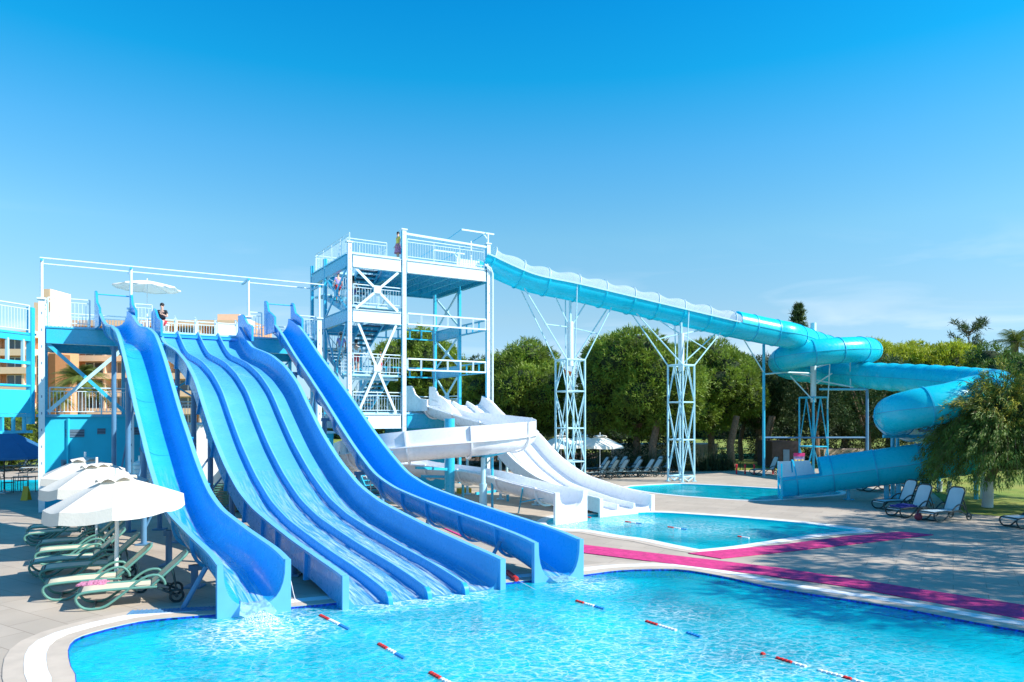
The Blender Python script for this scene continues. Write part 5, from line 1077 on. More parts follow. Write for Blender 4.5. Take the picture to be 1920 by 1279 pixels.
# shadow-giving park trees outside the frame at the right
for k, (x, y, c, R) in enumerate(((17.4, 14.0, 7.4, 2.7), (20.4, 16.8, 8.6, 2.8), (20.2, 20.6, 7.2, 2.6), (24.5, 23.0, 8.4, 2.8), (24.8, 28.6, 6.6, 2.7), (27.8, 31.8, 8.4, 2.8), (23.6, 12.2, 9.6, 2.9), (27.5, 19, 11.0, 3.0))):
    y -= 1.7; x += .3
    tree('park_tree', ['airy tree beyond the right edge of the view, shading the main pool', 'airy tree beyond the right edge, shading the long carpet', 'airy tree beyond the right edge, shading the short carpet', 'airy tree beyond the right edge, shading the right loungers', 'airy tree beyond the right edge, shading the exit tube', 'airy tree beyond the right edge, farthest up the lawn', 'tall airy tree beyond the right edge, nearest the viewer', 'tallest airy tree beyond the right edge of the view'][k], 'tree', x, y, c, (R, R * .9, R * 1.15), 70 + k, M['pine'], nl=17, dens=17, nb=9, core=False, sz=(.26, .38), ln=.42, wd=.05, group='trees beyond the right edge of the view')
# feathery drooping tree at the right edge
def weeping(x, y, label):
    rng = np.random.default_rng(90); rr = random.Random(90); base = V3(x, y, 0); t = thing('feathery_tree', label, 'tree', base); mb = MB(); top = base + V3(.3, -.6, 2.2); mb.tube([base, base + V3(0, -.1, 1.1), top], [.17, .15, .1], 12); part('trunk', mb, M['bark'], t)
    w_ = MB(); w_.tube([base + V3(0, 0, 0), base + V3(0, -.09, 1.05)], [.2, .175], 14); part('whitewash_band', w_, M['whitewash'], t)
    br = MB(); C, Dn, hi = [], [], []
    for k in range(330):
        a = rr.uniform(0, 2 * pi); e = rr.uniform(.1, 1) ** .6 * 3.0; h = 2.5 + (1 - (e / 3.5) ** 2) * rr.uniform(.3, 3.7); mid = top + V3(cos(a) * e * .55, sin(a) * e * .45, (h - 1.7) * .7); tip = V3(top.x + cos(a) * e * 1.02, top.y + sin(a) * e * .8, h - rr.uniform(.0, 2.0) * (.25 + e / 3)); tip.z = max(.9, tip.z)
        pts = crom([top + V3(rr.uniform(-.1, .1), rr.uniform(-.1, .1), rr.uniform(-.3, .5)), mid, tip], .18); br.tube(pts, [max(.006, .03 * (1 - i / len(pts))) for i in range(len(pts))], 4)
        for i in range(len(pts) // 3, len(pts)):
            tt = (pts[i] - pts[i - 1]).normalized()
            for q in range(3): C.append(tuple(pts[i] + V3(rr.gauss(0, .09), rr.gauss(0, .09), rr.gauss(0, .09)))); Dn.append((tt.x * 1.3, tt.y * 1.3, tt.z * 1.1 - .35))
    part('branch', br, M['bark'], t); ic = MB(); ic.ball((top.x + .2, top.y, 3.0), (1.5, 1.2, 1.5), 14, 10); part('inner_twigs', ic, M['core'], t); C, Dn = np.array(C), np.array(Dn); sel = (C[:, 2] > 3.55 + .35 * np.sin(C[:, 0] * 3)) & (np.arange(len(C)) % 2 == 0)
    co = tufts(rng, C[~sel], Dn[~sel], 10, .24, .016, spread=.45, up=0); np_mesh('foliage', co, len(co) // 3, M['feather'], t, base); co = tufts(rng, C[sel], Dn[sel], 10, .22, .016, spread=.55, up=.15); np_mesh('upper_foliage', co, len(co) // 3, M['feathertip'], t, base)  # upper tufts get the lighter, yellower leaf colour
tp = P(1807, 948); weeping(tp.x + .55, tp.y - .6, 'feathery drooping tree with whitewashed trunk in front of the helix')
for k, (px, py, h, r) in enumerate(((1842, 936, 1.6, .09), (1858, 944, 1.75, .08), (1762, 922, .5, .1), (1779, 924, .55, .1))):
    q = P(px, py); mb = MB(); mb.tube([q, q + V3(.02, 0, h * .5), q + V3(.05, 0, h)], [r, r * .9, r * .8], 10); solo('whitewashed_post', ['whitewashed post on the lawn, left of the thin pair', 'whitewashed post on the lawn, right of the thin pair', 'short white stump in the lawn by the exit tube, the left one', 'short white stump in the lawn by the exit tube, the right one'][k], 'post', mb, M['whitewash'], q, group='white posts on the lawn')
# far woodland so that the horizon is wooded
cc = [((x, 125 + 12 * sin(x * .31) , 2.6 + 1.5 * sin(x * .7 + 1)), (5.5, 4, 4.2 + 1.3 * sin(x * 1.7))) for x in np.arange(-40, 150, 5.5)]
s_ = lobes_surface(np.random.default_rng(5), cc, 7); co = tufts(np.random.default_rng(6), s_[0], s_[1], 8, 1.0, .14)
wd_ = np_mesh('distant_woodland', co, len(co) // 3, M['pinedk']); tag(wd_, kind='stuff')
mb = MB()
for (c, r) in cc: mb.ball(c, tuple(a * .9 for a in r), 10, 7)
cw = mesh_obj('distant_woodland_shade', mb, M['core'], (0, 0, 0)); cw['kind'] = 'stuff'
for k, (px, d, r) in enumerate(((1372, 49.5, .3), (1390, 58, .22), (1436, 52, .2), (1442, 52.5, .18), (1226, 47.8, .3))):
    x = at(px, d); mb = MB(); mb.tube([V3(x, d, -.05), V3(x - .1, d, 1.6), V3(x + .35, d, 3.6)], [r, r * .85, r * .7], 10); solo('tree_trunk', ['sunlit pine trunk at the edge of the sunny lawn', 'leaning trunk out on the sunny lawn', 'pale trunk right behind the slim turquoise post, left of two', 'pale trunk right behind the slim turquoise post, right of two', 'thick dark trunk behind the right end of the far loungers'][k], 'tree trunk', mb, M['bark'], V3(x, d, 0), group='bare trunks under the pines')

# ------------------------------------------------------------------ distant buildings
HD = 104.0
def hx(px): return (px - CX) / FPX * HD
def hz(py): return CAMH + (HY - py) * HD / FPX
def hotel(x0, x1, ytop, yb, fl, bay, label, seed=0, pent=()):
    t = thing('hotel_building', label, 'building', V3((hx(x0) + hx(x1)) / 2, HD, 0), 'orange hotel wings behind the platform'); X0, X1 = hx(x0), hx(x1); zt = hz(ytop)
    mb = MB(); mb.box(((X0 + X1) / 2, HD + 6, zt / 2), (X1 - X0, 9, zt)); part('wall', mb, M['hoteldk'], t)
    step = fl * HD / FPX; k = 0; z = zt
    while z > .5:
        mb = MB(); mb.box(((X0 + X1) / 2, HD + .6, z - .45), (X1 - X0 + .3, 2.0, .95)); part('balcony_parapet', mb, M['hotel'], t)
        x = X0
        while x < X1 + .1:
            if z == zt: mb = MB(); mb.box((x, HD + .75, zt / 2 - .4), (.32, 1.9, zt - .9)); part('dividing_fin', mb, M['hotel'], t)
            if x + bay < X1 + .5:
                f = MB(); f.box((x + bay * .5, HD + 1.42, z - .95 - (step - .95) / 2), (bay * .55, .1, step - 1.05)); w_ = part('window', f, M['white'], t); g_ = MB()
                for s in (-1, 1): g_.box((x + bay * .5 + s * bay * .135, HD + 1.36, z - .95 - (step - .95) / 2), (bay * .23, .05, step - 1.25))
                part('pane', g_, M['glass'], w_)
            x += bay
        z -= step
    for (a, b, y) in pent: mb = MB(); mb.box(((hx(a) + hx(b)) / 2, HD + 5, (zt + hz(y)) / 2), (hx(b) - hx(a), 5, hz(y) - zt)); part('roof_block', mb, M['hotel'], t)
hotel(-70, 66, 621, 760, 34, 4.4, 'orange hotel wing with balconies at the far left', pent=((42, 72, 562), (57, 73, 536)))
HD = 118.0
hotel(78, 470, 601, 760, 33, 5.2, 'long orange hotel wing seen behind and below the launch platform', pent=((396, 438, 585),))
HD = 90.0
gb = thing('glazed_stairwell', 'glazed block with a timber side in front of the long hotel wing', 'building', V3(hx(98), HD, 0)); mb = MB(); mb.box((hx(92), HD, hz(668) / 2), (hx(101) - hx(84), 3, hz(668))); gw = part('glass_wall', mb, M['glass'], gb)
mb = MB()
for z in np.arange(.8, hz(668), 1.1): mb.box((hx(92), HD - 1.53, z), (hx(101) - hx(84), .06, .07))
for x in np.linspace(hx(84), hx(101), 4): mb.box((x, HD - 1.56, hz(668) / 2), (.08, .05, hz(668)))
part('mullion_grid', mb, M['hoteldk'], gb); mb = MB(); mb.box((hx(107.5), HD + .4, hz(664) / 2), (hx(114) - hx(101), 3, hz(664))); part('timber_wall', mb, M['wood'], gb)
def hut(nm, label, px0, px1, ytop, d, m, roof=None, depth=3, overhang=.3):
    x0, x1 = at(px0, d), at(px1, d); zt = CAMH + (HY - ytop) * d / FPX; t = thing(nm, label, 'building', V3((x0 + x1) / 2, d, 0)); mb = MB(); mb.box(((x0 + x1) / 2, d + depth / 2, zt / 2), (x1 - x0, depth, zt)); part('wall', mb, M[m], t)
    if roof: mb = MB(); c = V3((x0 + x1) / 2, d + depth / 2, zt); w2 = (x1 - x0) / 2 + overhang; mb.strip([[c + V3(a, y, z) for a, z in ((-w2, -.05), (-w2, .06), (0, .06 + w2 * .28), (w2, .06), (w2, -.05))] for y in (-depth / 2 - overhang, depth / 2 + overhang)]); part('roof', mb, M[roof], t)
    mb = MB(); mb.box(((x0 + x1) / 2, d - .02, zt * .45), ((x1 - x0) * .22, .06, zt * .5)); part('door', mb, M['vent'], t)
M['brown'] = mat('brown_boards', (.075, .05, .045), .8, var=.2); M['cream'] = mat('cream_wall', (.74, .56, .44), .85, var=.08)
hut('kiosk', 'low brown boarded kiosk behind the open mouth of the tube slide', 1448, 1500, 828, 49.5, 'brown', None)
hut('garden_wall_building', 'long low cream building behind the exit tube', 1545, 1640, 843, 56, 'cream', None)
hut('garden_wall_building', 'pale low building behind the shrubs and the second pylon', 1155, 1345, 833, 58, 'cream', None)
hut('red_roofed_house', 'house with a terracotta roof peeping between two pines', 1048, 1066, 700, 84, 'cream', 'terra', 4, .6)
bd = thing('notice_board', 'pink and lilac notice board by the open mouth of the tube slide', 'sign', V3(at(1497, 44), 44, 0)); x0, x1 = at(1488, 44), at(1508, 44); z1 = CAMH - 70 * 44 / FPX; mb = MB(); mb.box(((x0 + x1) / 2, 44, z1 - .45), (x1 - x0, .05, .9)); part('panel', mb, mat('lilac_panel', (.35, .30, .62), .6, var=.3, scale=8), bd)
mb = MB(); mb.box(((x0 + x1) / 2, 43.96, z1 - .08), (x1 - x0 + .02, .05, .2)); part('header_strip', mb, mat('pink_header', (.75, .04, .22), .6), bd)
mb = MB()
for k in range(3): mb.box((x0 + .12 + k * .2, 43.955, z1 - .45), (.12, .03, .14))
part('picture', mb, M['yellow'], bd)
for x in (x0 + .04, x1 - .04): mb = MB(); mb.tube([V3(x, 44, 0), V3(x, 44, z1)], .03, 6); part('leg', mb, M['steel'], bd)
for k, px in enumerate((1381, 1397, 1414, 1449)):
    d = 44.6; x = at(px, d); t = thing('bollard', ['red bollard on the lawn edge, first from the left', 'red bollard on the lawn edge, second from the left', 'red bollard on the lawn edge, just left of the slim turquoise post', 'red bollard on the lawn edge, right of the slim turquoise post'][k], 'bollard', V3(x, d, 0), 'red bollards along the lawn edge'); mb = MB(); mb.cyl((x, d, 0), .05, .5, 10); part('post', mb, M['redcloth'], t); mb = MB(); mb.ball((x, d, .55), .07, 10, 6); part('cap', mb, M['redcloth'], t)

# ------------------------------------------------------------------ sun loungers
def lounger(label, group, frame='lframe', sling='sling', back='slingback', bang=42, name='sun_lounger'):
    t = thing(name, label, 'sun lounger', (0, 0, 0), group)
    for s in (-1, 1):
        y = .31 * s; k = [(1.28, .33), (.75, .35), (.25, .35), (.02, .33), (-.06, .26), (-.03, .15), (.08, .05), (.25, .025), (.42, .06), (.72, .27), (.95, .46), (1.12, .55), (1.30, .55), (1.40, .44), (1.42, .36)]
        pts = crom([V3(x, y, z) for x, z in k], .07); mb = MB(); mb.tube(pts, .025, 8); part('side_frame', mb, M[frame if s < 0 or frame != 'lframe' else 'lframe'], t)
    mb = MB()
    for x, z in ((.0, .33), (1.25, .31), (.22, .03)): mb = MB(); mb.tube([V3(x, -.31, z), V3(x, .31, z)], .024, 8); part('cross_bar', mb, M['ldark'], t)
    mb = MB(); secs = []
    for x, z in ((-.03, .30), (.03, .345), (.2, .36), (.7, .35), (1.2, .345), (1.27, .34)): secs.append([V3(x, -.27, z), V3(x, .27, z), V3(x, .27, z - .015), V3(x, -.27, z - .015)])
    mb.strip(secs, pair=True); part('seat', mb, M[sling], t)
    ca, sa = cos(radians(bang)), sin(radians(bang)); bl = .80; h0 = V3(1.2, 0, .36); ux = V3(ca, 0, sa); ny = V3(-sa, 0, ca)
    prof = [(-.26, 0), (-.26, bl - .12), (-.22, bl - .04), (-.14, bl), (.14, bl), (.22, bl - .04), (.26, bl - .12), (.26, 0)]
    mb = MB(); mb.strip([[h0 + V3(0, a, 0) + ux * b + ny * q for a, b in prof] for q in (0, .015)]); part('backrest', mb, M[back], t)
    pr = [(a * 1.1, b + (.03 if b > .1 else 0)) for a, b in prof]; mb = MB(); mb.tube([h0 + V3(0, a, 0) + ux * b for a, b in pr], .026, 8); part('back_frame', mb, M['ldark' if frame == 'ldark' else 'lframe'], t)
    a = h0 + ux * .45
    for s in (-1, 1): mb = MB(); mb.tube([a + V3(0, .28 * s, 0), V3(1.62, .28 * s, .22), V3(1.3, .28 * s, .3)], .02, 6); part('back_prop', mb, M['ldark'], t)
    for s in (-1, 1):
        c = V3(1.62, .33 * s, .13); mb = MB(); mb.tube([c + V3(.115 * cos(q), 0, .115 * sin(q)) for q in np.linspace(0, 2 * pi, 17)[:-1]], .024, 6, closed=True); mb.tube([c, V3(1.3, .3 * s, .3)], .022, 6); mb.tube([c - V3(0, .03, 0), c + V3(0, .03, 0)], .035, 8); part('wheel', mb, M['ldark'], t)
    return t
def place(o, p, rz): o.location = p; o.rotation_euler = (0, 0, rz)
g1 = 'green framed loungers under the white parasols'
L0 = lounger('nearest beige lounger with pale green frame beside the pool, backrest raised', g1)
LA = [(152, 1140, 4, None), (90, 1123, 6, 'second beige lounger from the pool edge, pole of the front parasol behind it'), (83, 1094, 8, 'third beige lounger from the pool edge'), (62, 1080, 9, 'fourth beige lounger from the pool edge, reaching farther left than the third'),
      (73, 1058, 8, 'fifth beige lounger from the pool edge, by the second parasol pole'), (76, 1041, 7, 'sixth beige lounger from the pool edge, partly in shade'), (52, 1022, 9, 'seventh beige lounger from the pool edge, in dark shade'), (56, 1010, 8, 'farthest beige lounger of the row under the parasols')]
for i, (px, py, a, lab) in enumerate(LA):
    o = L0 if i == 0 else copy_tree(L0)
    if lab: o['label'] = lab
    place(o, P(px, py), radians(a + 22))
g2 = 'loungers lined up in the shade of the pines'
F0 = lounger('pale lounger in the shade, left end of the front row by the white slide', g2, frame='ldark', sling='bluesling', back='bluesling', bang=56)
names2 = ['second from the left in the front row', 'third from the left in the front row', 'fourth from the left in the front row', 'fifth from the left in the front row', 'right end of the front row', 'left end of the back row', 'second from the left in the back row', 'third from the left in the back row', 'fourth from the left in the back row', 'fifth from the left in the back row', 'right end of the back row by the trunk']
pos2 = [(1090, 898.5), (1108, 897), (1128, 896), (1152, 895.5), (1176, 895), (1192, 894.5), (1092, 889), (1110, 888), (1130, 887.5), (1154, 887), (1196, 887), (1214, 886.5)]
for i, (px, py) in enumerate(pos2):
    o = F0 if i == 0 else copy_tree(F0)
    if i: o['label'] = 'pale shaded lounger, ' + names2[i - 1]
    place(o, P(px, py), radians(14 + (i * 37 % 11) - 5))
g3 = 'dark framed loungers at the right edge of the paving'
D0 = lounger('grey slung dark lounger facing the viewer, backrest upright, just left of the lawn corner', g3, frame='ldark', sling='bluesling', back='bluesling', bang=66)
place(D0, P(1738, 978), radians(22))
def dcopy(lab, p, rz): o = copy_tree(D0); o['label'] = lab; place(o, p, rz); return o
d1 = dcopy('dark lounger with a folded navy towel on its foot end', P(1676, 970), radians(20)); dcopy('dark lounger seen from the side behind the towel lounger', P(1648, 956), radians(14)); dcopy('dark lounger cut off by the right edge of the frame', P(1893, 990), radians(12))
dcopy('lounger in the shade under the exit tube, left of three', P(1612, 921), radians(6)); dcopy('lounger in the shade under the exit tube, middle of three', P(1655, 919), radians(6)); dcopy('lounger in the shade under the exit tube, right of three', P(1690, 924), radians(10)); dcopy('lone dark lounger at the lawn edge by the slim turquoise post', P(1412, 891), radians(8))
for k, (px, py) in enumerate(((4, 884), (26, 883), (40, 888))): dcopy(['cream lounger across the left pool, left one', 'cream lounger across the left pool, middle one', 'cream lounger across the left pool, right one'][k], P(px, py), radians(20 + k * 15))
mb = MB(); q = P(1676, 970); mb.box(q + V3(.42, .14, .385), (.75, .5, .05), radians(20)); mb.box(q + V3(.5, .17, .425), (.4, .42, .04), radians(26)); solo('towel', 'navy towel folded on a dark lounger', 'towel', mb, M['navy'], q + V3(.4, .1, .36))
mb = MB(); q = P(1722, 976); mb.ball(q + V3(0, 0, .13), (.14, .1, .13), 10, 7); mb.tube([q + V3(-.07, 0, .22), q + V3(0, 0, .36), q + V3(.07, 0, .22)], .012, 6); solo('beach_bag', 'small dark red bag between the two grey loungers', 'bag', mb, mat('dark_red_bag', (.25, .03, .06), .7), q)
mb = MB(); q = P(152, 1140); mb.box(q + V3(-.02, .42, .36), (.5, .3, .03), .2); mb.box(q + V3(.05, .44, .39), (.3, .22, .03), .4); solo('towel', 'pink patterned towel on the second lounger from the pool', 'towel', mb, M['pinkcloth'], q + V3(0, .42, .35))
# stack of folded loungers behind the slides
S0 = thing('stacked_lounger', 'folded dark green lounger in the stack behind the slide supports', 'sun lounger', (0, 0, 0), 'stacked folded loungers')
mb = MB(); mb.tube([V3(.0, -.3, 0), V3(1.8, -.3, 0), V3(1.86, -.22, 0), V3(1.86, .22, 0), V3(1.8, .3, 0), V3(0, .3, 0), V3(-.06, .22, 0), V3(-.06, -.22, 0)], .028, 6, closed=True); part('frame', mb, M['lframe'], S0)
mb = MB(); mb.box((.9, 0, 0), (1.74, .56, .014)); part('seat', mb, M['ldark'], S0)
mb = MB()
for s in (-1, 1): mb.tube([V3(.2, .29 * s, 0), V3(.4, .29 * s, -.06), V3(.7, .29 * s, 0)], .02, 6)
part('arm', mb, M['lframe'], S0)
qs = V3(at(404, 27.0), 27.0, 0)
for k in range(11):
    o = S0 if k == 0 else copy_tree(S0); o['label'] = ['lowest', 'second lowest', 'third lowest', 'fourth lowest', 'fifth lowest', 'middle', 'fifth from top', 'fourth from top', 'third from top', 'second from top', 'topmost'][k] + ' folded dark green lounger of the stack behind the slides'; place(o, qs + V3(.012 * (k % 3), .01 * (k % 2), .09 + .094 * k), radians(12 + (k % 3)))

# ------------------------------------------------------------------ parasols
def parasol(label, zr, za, R, n, val, group, tilt=(0, 0), canvas='canvas', pole_r=.03, cap=True, pole='pole', base=True):
    t = thing('parasol', label, 'parasol', (0, 0, 0), group); tx, ty = tilt
    def tl(x, y, z): return V3(x + (z - zr) * tx * .3, y, z + x * tx + y * ty)
    m_ = 6; off = pi / n; rings = []
    for i in range(m_ + 1):
        q = i / m_; r = .12 + (R - .12) * q; z = za + (zr - za) * (q ** 1.12); sec = []
        for k in range(n * 4):
            a = 2 * pi * k / (n * 4) + off; f = cos(pi / n) / cos(((a - off) % (2 * pi / n)) - pi / n); sag = -.05 * q * sin(pi * ((k % 4) / 4)); sec.append(tl(r * f * cos(a), r * f * sin(a), z + sag))
        rings.append(sec)
    vs = [p for r in rings for p in r]; nn = n * 4; fs = [(i * nn + k, i * nn + (k + 1) % nn, (i + 1) * nn + (k + 1) % nn, (i + 1) * nn + k) for i in range(m_) for k in range(nn)]; fs.append(tuple(range(nn)))
    mb = MB(); mb.add(vs, fs); part('canopy', mb, M[canvas], t, angle=22)
    mb = MB(); low = [tl(p.x, p.y, 0) for p in rings[-1]]; vs = [p for p in rings[-1]] + [p + V3(0, 0, -val) + V3(p.x, p.y, 0) * .02 * (1 + .8 * (k % 2)) for k, p in enumerate(rings[-1])]
    mb.add(vs, [(k, (k + 1) % nn, (k + 1) % nn + nn, k + nn) for k in range(nn)]); part('valance', mb, M[canvas], t, angle=22)
    if cap:
        mb = MB(); c1 = []; c2 = []
        for k in range(nn):
            a = 2 * pi * k / nn + off; c1.append(tl(.1 * cos(a), .1 * sin(a), za + .05)); c2.append(tl(.3 * R * cos(a), .3 * R * sin(a), za - .06 + (.07 * abs(sin(n * (a - off) / 2)))))
        mb.add(c1 + c2, [(k, (k + 1) % nn, (k + 1) % nn + nn, k + nn) for k in range(nn)] + [tuple(range(nn))]); part('vent_cap', mb, M[canvas], t, angle=30)
    for k in range(n):
        a = 2 * pi * k / n + off; mb = MB(); mb.tube([tl(.06 * cos(a), .06 * sin(a), za - .08), tl(R * .97 * cos(a), R * .97 * sin(a), zr - .05)], .012, 5); part('rib', mb, M[pole], t)
    mb = MB(); mb.tube([V3(0, 0, 0), V3(tx * .3, 0, za * .5), tl(0, 0, za + (.2 if cap else .1))], pole_r, 10); part('pole', mb, M[pole], t)
    if base: mb = MB(); mb.lathe((0, 0, 0), [(0, .0), (.24, .0), (.24, .05), (.05, .09), (.05, .2), (0, .2)], 16); part('base', mb, M['steel'], t)
    return t
gp = 'white parasols over the left loungers'
pr1 = parasol('nearest wide white parasol tilted over the front loungers', 1.80, 2.30, 1.30, 8, .25, gp, tilt=(.085, .02), pole_r=.04); place(pr1, P(217, 1101), radians(4))
pr2 = parasol('crumpled white parasol just behind the nearest one, drooping at its left', 1.84, 2.34, 1.22, 8, .24, gp, tilt=(.07, -.03)); place(pr2, P(180, 1043), radians(12))
pr3 = parasol('shaded white parasol behind the other two, mostly hidden', 1.95, 2.36, 1.2, 6, .2, gp, tilt=(.05, .02)); place(pr3, P(159, 1014), radians(30))
pt = parasol('cream parasol standing on the launch platform', 2.15, 2.42, 1.32, 8, .05, None, cap=False, pole_r=.02, tilt=(-.02, 0)); pt.location = T_(.2, 2.6, DZ); pt.rotation_euler = (0, 0, .2)
pt.location = V3(at(276, 31.0), 31.0, DZ - .02)
gf = 'pale parasols in the shade of the pines'
f1 = parasol('pale parasol over the far loungers, right one in front of the pine trunk', 1.9, 2.45, 1.35, 4, .14, gf, pole_r=.025); place(f1, P(1125, 897), radians(24))
for lab, px, py in (('pale parasol over the far loungers, seen through the first lattice pylon', 1090, 893), ('pale parasol mostly hidden behind the white three-lane slide', 1052, 896)): o = copy_tree(f1); o['label'] = lab; place(o, P(px, py), radians(20))
bu = parasol('large blue parasol at the left edge beyond the pump house', 1.75, 2.95, 2.3, 4, .1, None, canvas='bluecanvas', cap=False, pole='ldark'); bu.location = V3(at(8, 33.5), 33.5, 0); bu.rotation_euler = (0, 0, radians(12))

# ------------------------------------------------------------------ chairs, table, tank, small items
def chair(label):
    t = thing('metal_chair', label, 'chair', (0, 0, 0), 'dark chairs by the left pool'); mb = MB(); mb.box((0, 0, .44), (.44, .44, .03)); part('seat', mb, M['ldark'], t)
    mb = MB(); mb.tube([V3(-.22, -.2, .44), V3(-.3, -.2, .86), V3(-.3, .2, .86), V3(-.22, .2, .44)], .016, 6)
    for z in (.6, .72): mb.tube([V3(-.25, -.2, z), V3(-.25, .2, z)], .012, 5)
    part('backrest', mb, M['ldark'], t)
    for s in (-1, 1): mb = MB(); mb.tube([V3(.2, .22 * s, 0), V3(.2, .22 * s, .65), V3(-.26, .22 * s, .66)], .016, 6); part('armrest', mb, M['ldark'], t); mb = MB(); mb.tube([V3(-.22, .22 * s, 0), V3(-.22, .22 * s, .44)], .016, 6); part('leg', mb, M['ldark'], t)
    return t
c0 = chair('dark metal armchair left of the small table under the blue parasol'); place(c0, V3(at(16, 34.2), 34.2, 0), .3); c1_ = copy_tree(c0); c1_['label'] = 'dark metal armchair behind the small table'; place(c1_, V3(at(38, 35.2), 35.2, 0), 2.6)
tb = thing('garden_table', 'small dark table beside the armchair near the pump house', 'table', V3(at(46, 34), 34, 0)); q = BASE[tb.name]; mb = MB(); mb.box(q + V3(0, 0, .72), (.9, .7, .03), .2); part('tabletop', mb, M['ldark'], tb)
for a, b in ((-.35, -.25), (.35, -.25), (.35, .25), (-.35, .25)): mb = MB(); mb.tube([q + V3(a, b, 0), q + V3(a, b, .72)], .018, 6); part('leg', mb, M['ldark'], tb)
ws = thing('floor_sign', 'yellow folding floor sign leaning by the pump house corner', 'sign', P(49, 938)); q = P(49, 938); mb = MB()
for s in (-1, 1): mb = MB(); mb.strip([[q + V3(a, s * .14 * (1 - z / .6) + yy, z) for a, z in ((-.15, 0), (.15, 0), (.1, .6), (-.1, .6))] for yy in (-.012, .012)]); part('panel', mb, M['yellowp'], ws)
tk = thing('water_tank', 'white cylindrical filter tank beside the pump house', 'tank', V3(at(266, 27.2), 27.2, 0)); q = BASE[tk.name]; mb = MB(); mb.lathe(q, [(0, .0), (.30, .0), (.32, .05), (.32, 1.75), (.28, 1.85), (.13, 1.92), (.13, 2.1), (0, 2.12)], 20); part('vessel', mb, M['white'], tk)
mb = MB()
for z in np.arange(.3, 1.75, .16): mb.lathe(q + V3(0, 0, z), [(.322, 0), (.335, .02), (.322, .04)], 20)
part('band', mb, M['pale'], tk)
mb = MB(); mb.box(P(870, 925) + V3(0, 0, .12), (.6, .4, .24), .4); yb = solo('storage_box', 'yellow box on the paving behind the white slide supports', 'box', mb, M['yellowp'], P(870, 925))
mb = MB(); q = V3(at(889, 36.4), 36.4, 4.75); q = Q(5.4, 5.9, 4.66)
mb.strip([[q + U * a + Vv * .03 * k + V3(0, 0, b) for a, b in ((-.09, .04), (.09, .04), (.11, -.55), (-.12, -.5))] for k in (-1, 1)]); solo('towel', 'navy towel hanging on the lower tower railing', 'towel', mb, M['navy'], q)
mb = MB()
for z in (0,): mb.box(P(330, 1149) + V3(0, .12, .012), (1.7, .26, .02), radians(12))
for k in range(22): mb.box(P(330, 1149) + V3(-.8 + k * .076, .12 + (-.8 + k * .076) * .2, .026), (.02, .26, .01), radians(12))
solo('drain_grate', 'slate drain grating at the pool edge beside the leftmost slide mouth', 'grate', mb, M['leg'], P(330, 1149))
mb = MB(); q = P(1114, 962) ; mb.tube([q + V3(0, 0, 0), q + V3(0, 0, .3)], .06, 10); solo('bucket', 'small blue bucket between the mouths of the two white slides', 'bucket', mb, M['frame'], q)
# fixed tubs of the deck: bracing hardware under the rightmost slide
# ------------------------------------------------------------------ lane ropes with coloured floats
def rope(label, pts, floats, z=-.065):
    pts = [P(*p[:2]) + V3(0, 0, z if len(p) == 2 else p[2]) for p in pts]; t = thing('float_rope', label, 'float rope', pts[0], 'float ropes across the pools'); mb = MB(); mb.tube(crom(pts, .3), .009, 5); part('cord', mb, M['fwhite'], t)
    for (a, b, m) in floats:
        a, b = P(*a) + V3(0, 0, -.05), P(*b) + V3(0, 0, -.05); n = max(2, int((b - a).length / .06)); mb = MB(); pp, rr = [], []
        for i in range(n):
            for q, r in ((0.02, .018), (.12, .055), (.5, .062), (.88, .055), (.98, .018)): pp.append(a.lerp(b, (i + q) / n)); rr.append(r * .72)
        mb.tube(pp, rr, 9); part({'red': 'red_float', 'fwhite': 'white_float', 'fblue': 'blue_float'}[m], mb, M[m], t)
rope('float rope nearest the viewer, running from between the blue slides to the bottom edge', [(543, 1108, .3), (560, 1133), (600, 1150), (655, 1176), (712, 1205), (762, 1233), (806, 1258), (870, 1292)], [((600, 1150), (617, 1158), 'red'), ((618, 1158.4), (636, 1167), 'fwhite'), ((637, 1167.5), (656, 1177), 'fblue'), ((710, 1203), (726, 1212), 'red'), ((727, 1212.6), (741, 1220), 'fwhite'), ((742, 1221), (760, 1231), 'fblue'), ((806, 1256), (826, 1267), 'red'), ((827, 1268), (850, 1279), 'fwhite')])
rope('long float rope crossing the main pool from the rightmost blue slide', [(948, 1074, .02), (968, 1088, .02), (1018, 1106), (1080, 1123), (1135, 1138), (1212, 1162), (1315, 1191), (1430, 1222), (1515, 1246), (1630, 1279)], [((1080, 1123), (1095, 1127.5), 'red'), ((1096, 1128), (1114, 1133), 'fwhite'), ((1115, 1133.3), (1134, 1139), 'fblue'), ((1211, 1161), (1233, 1168), 'red'), ((1234, 1168.3), (1268, 1178.5), 'fwhite'), ((1288, 1182), (1315, 1191), 'fblue'), ((1455, 1229), (1485, 1238), 'red'), ((1486, 1238.3), (1512, 1246), 'fwhite'), ((1534, 1252), (1580, 1264), 'fwhite'), ((1581, 1264.5), (1597, 1269), 'red'), ((1598, 1269.3), (1630, 1279), 'fwhite'), ((1428, 1221), (1433, 1223), 'red')])
rope('short float rope across the middle pool', [(1108, 969), (1172, 977), (1205, 981), (1252, 987), (1288, 991), (1383, 1004), (1408, 1008)], [((1100, 968), (1108, 969), 'red'), ((1172, 976), (1183, 977.5), 'red'), ((1184, 977.6), (1193, 979), 'fwhite'), ((1193, 979), (1203, 980.5), 'fblue'), ((1252, 986), (1263, 987.5), 'red'), ((1264, 987.6), (1276, 989.5), 'fwhite'), ((1277, 989.6), (1288, 991), 'fblue'), ((1383, 1003.5), (1390, 1004.5), 'red'), ((1391, 1004.7), (1405, 1007), 'fwhite')])
mb = MB(); a, b = P(951, 1079) + V3(0, 0, .08), P(969, 1091) + V3(0, 0, .05); n = 12; pp, rr = [], []
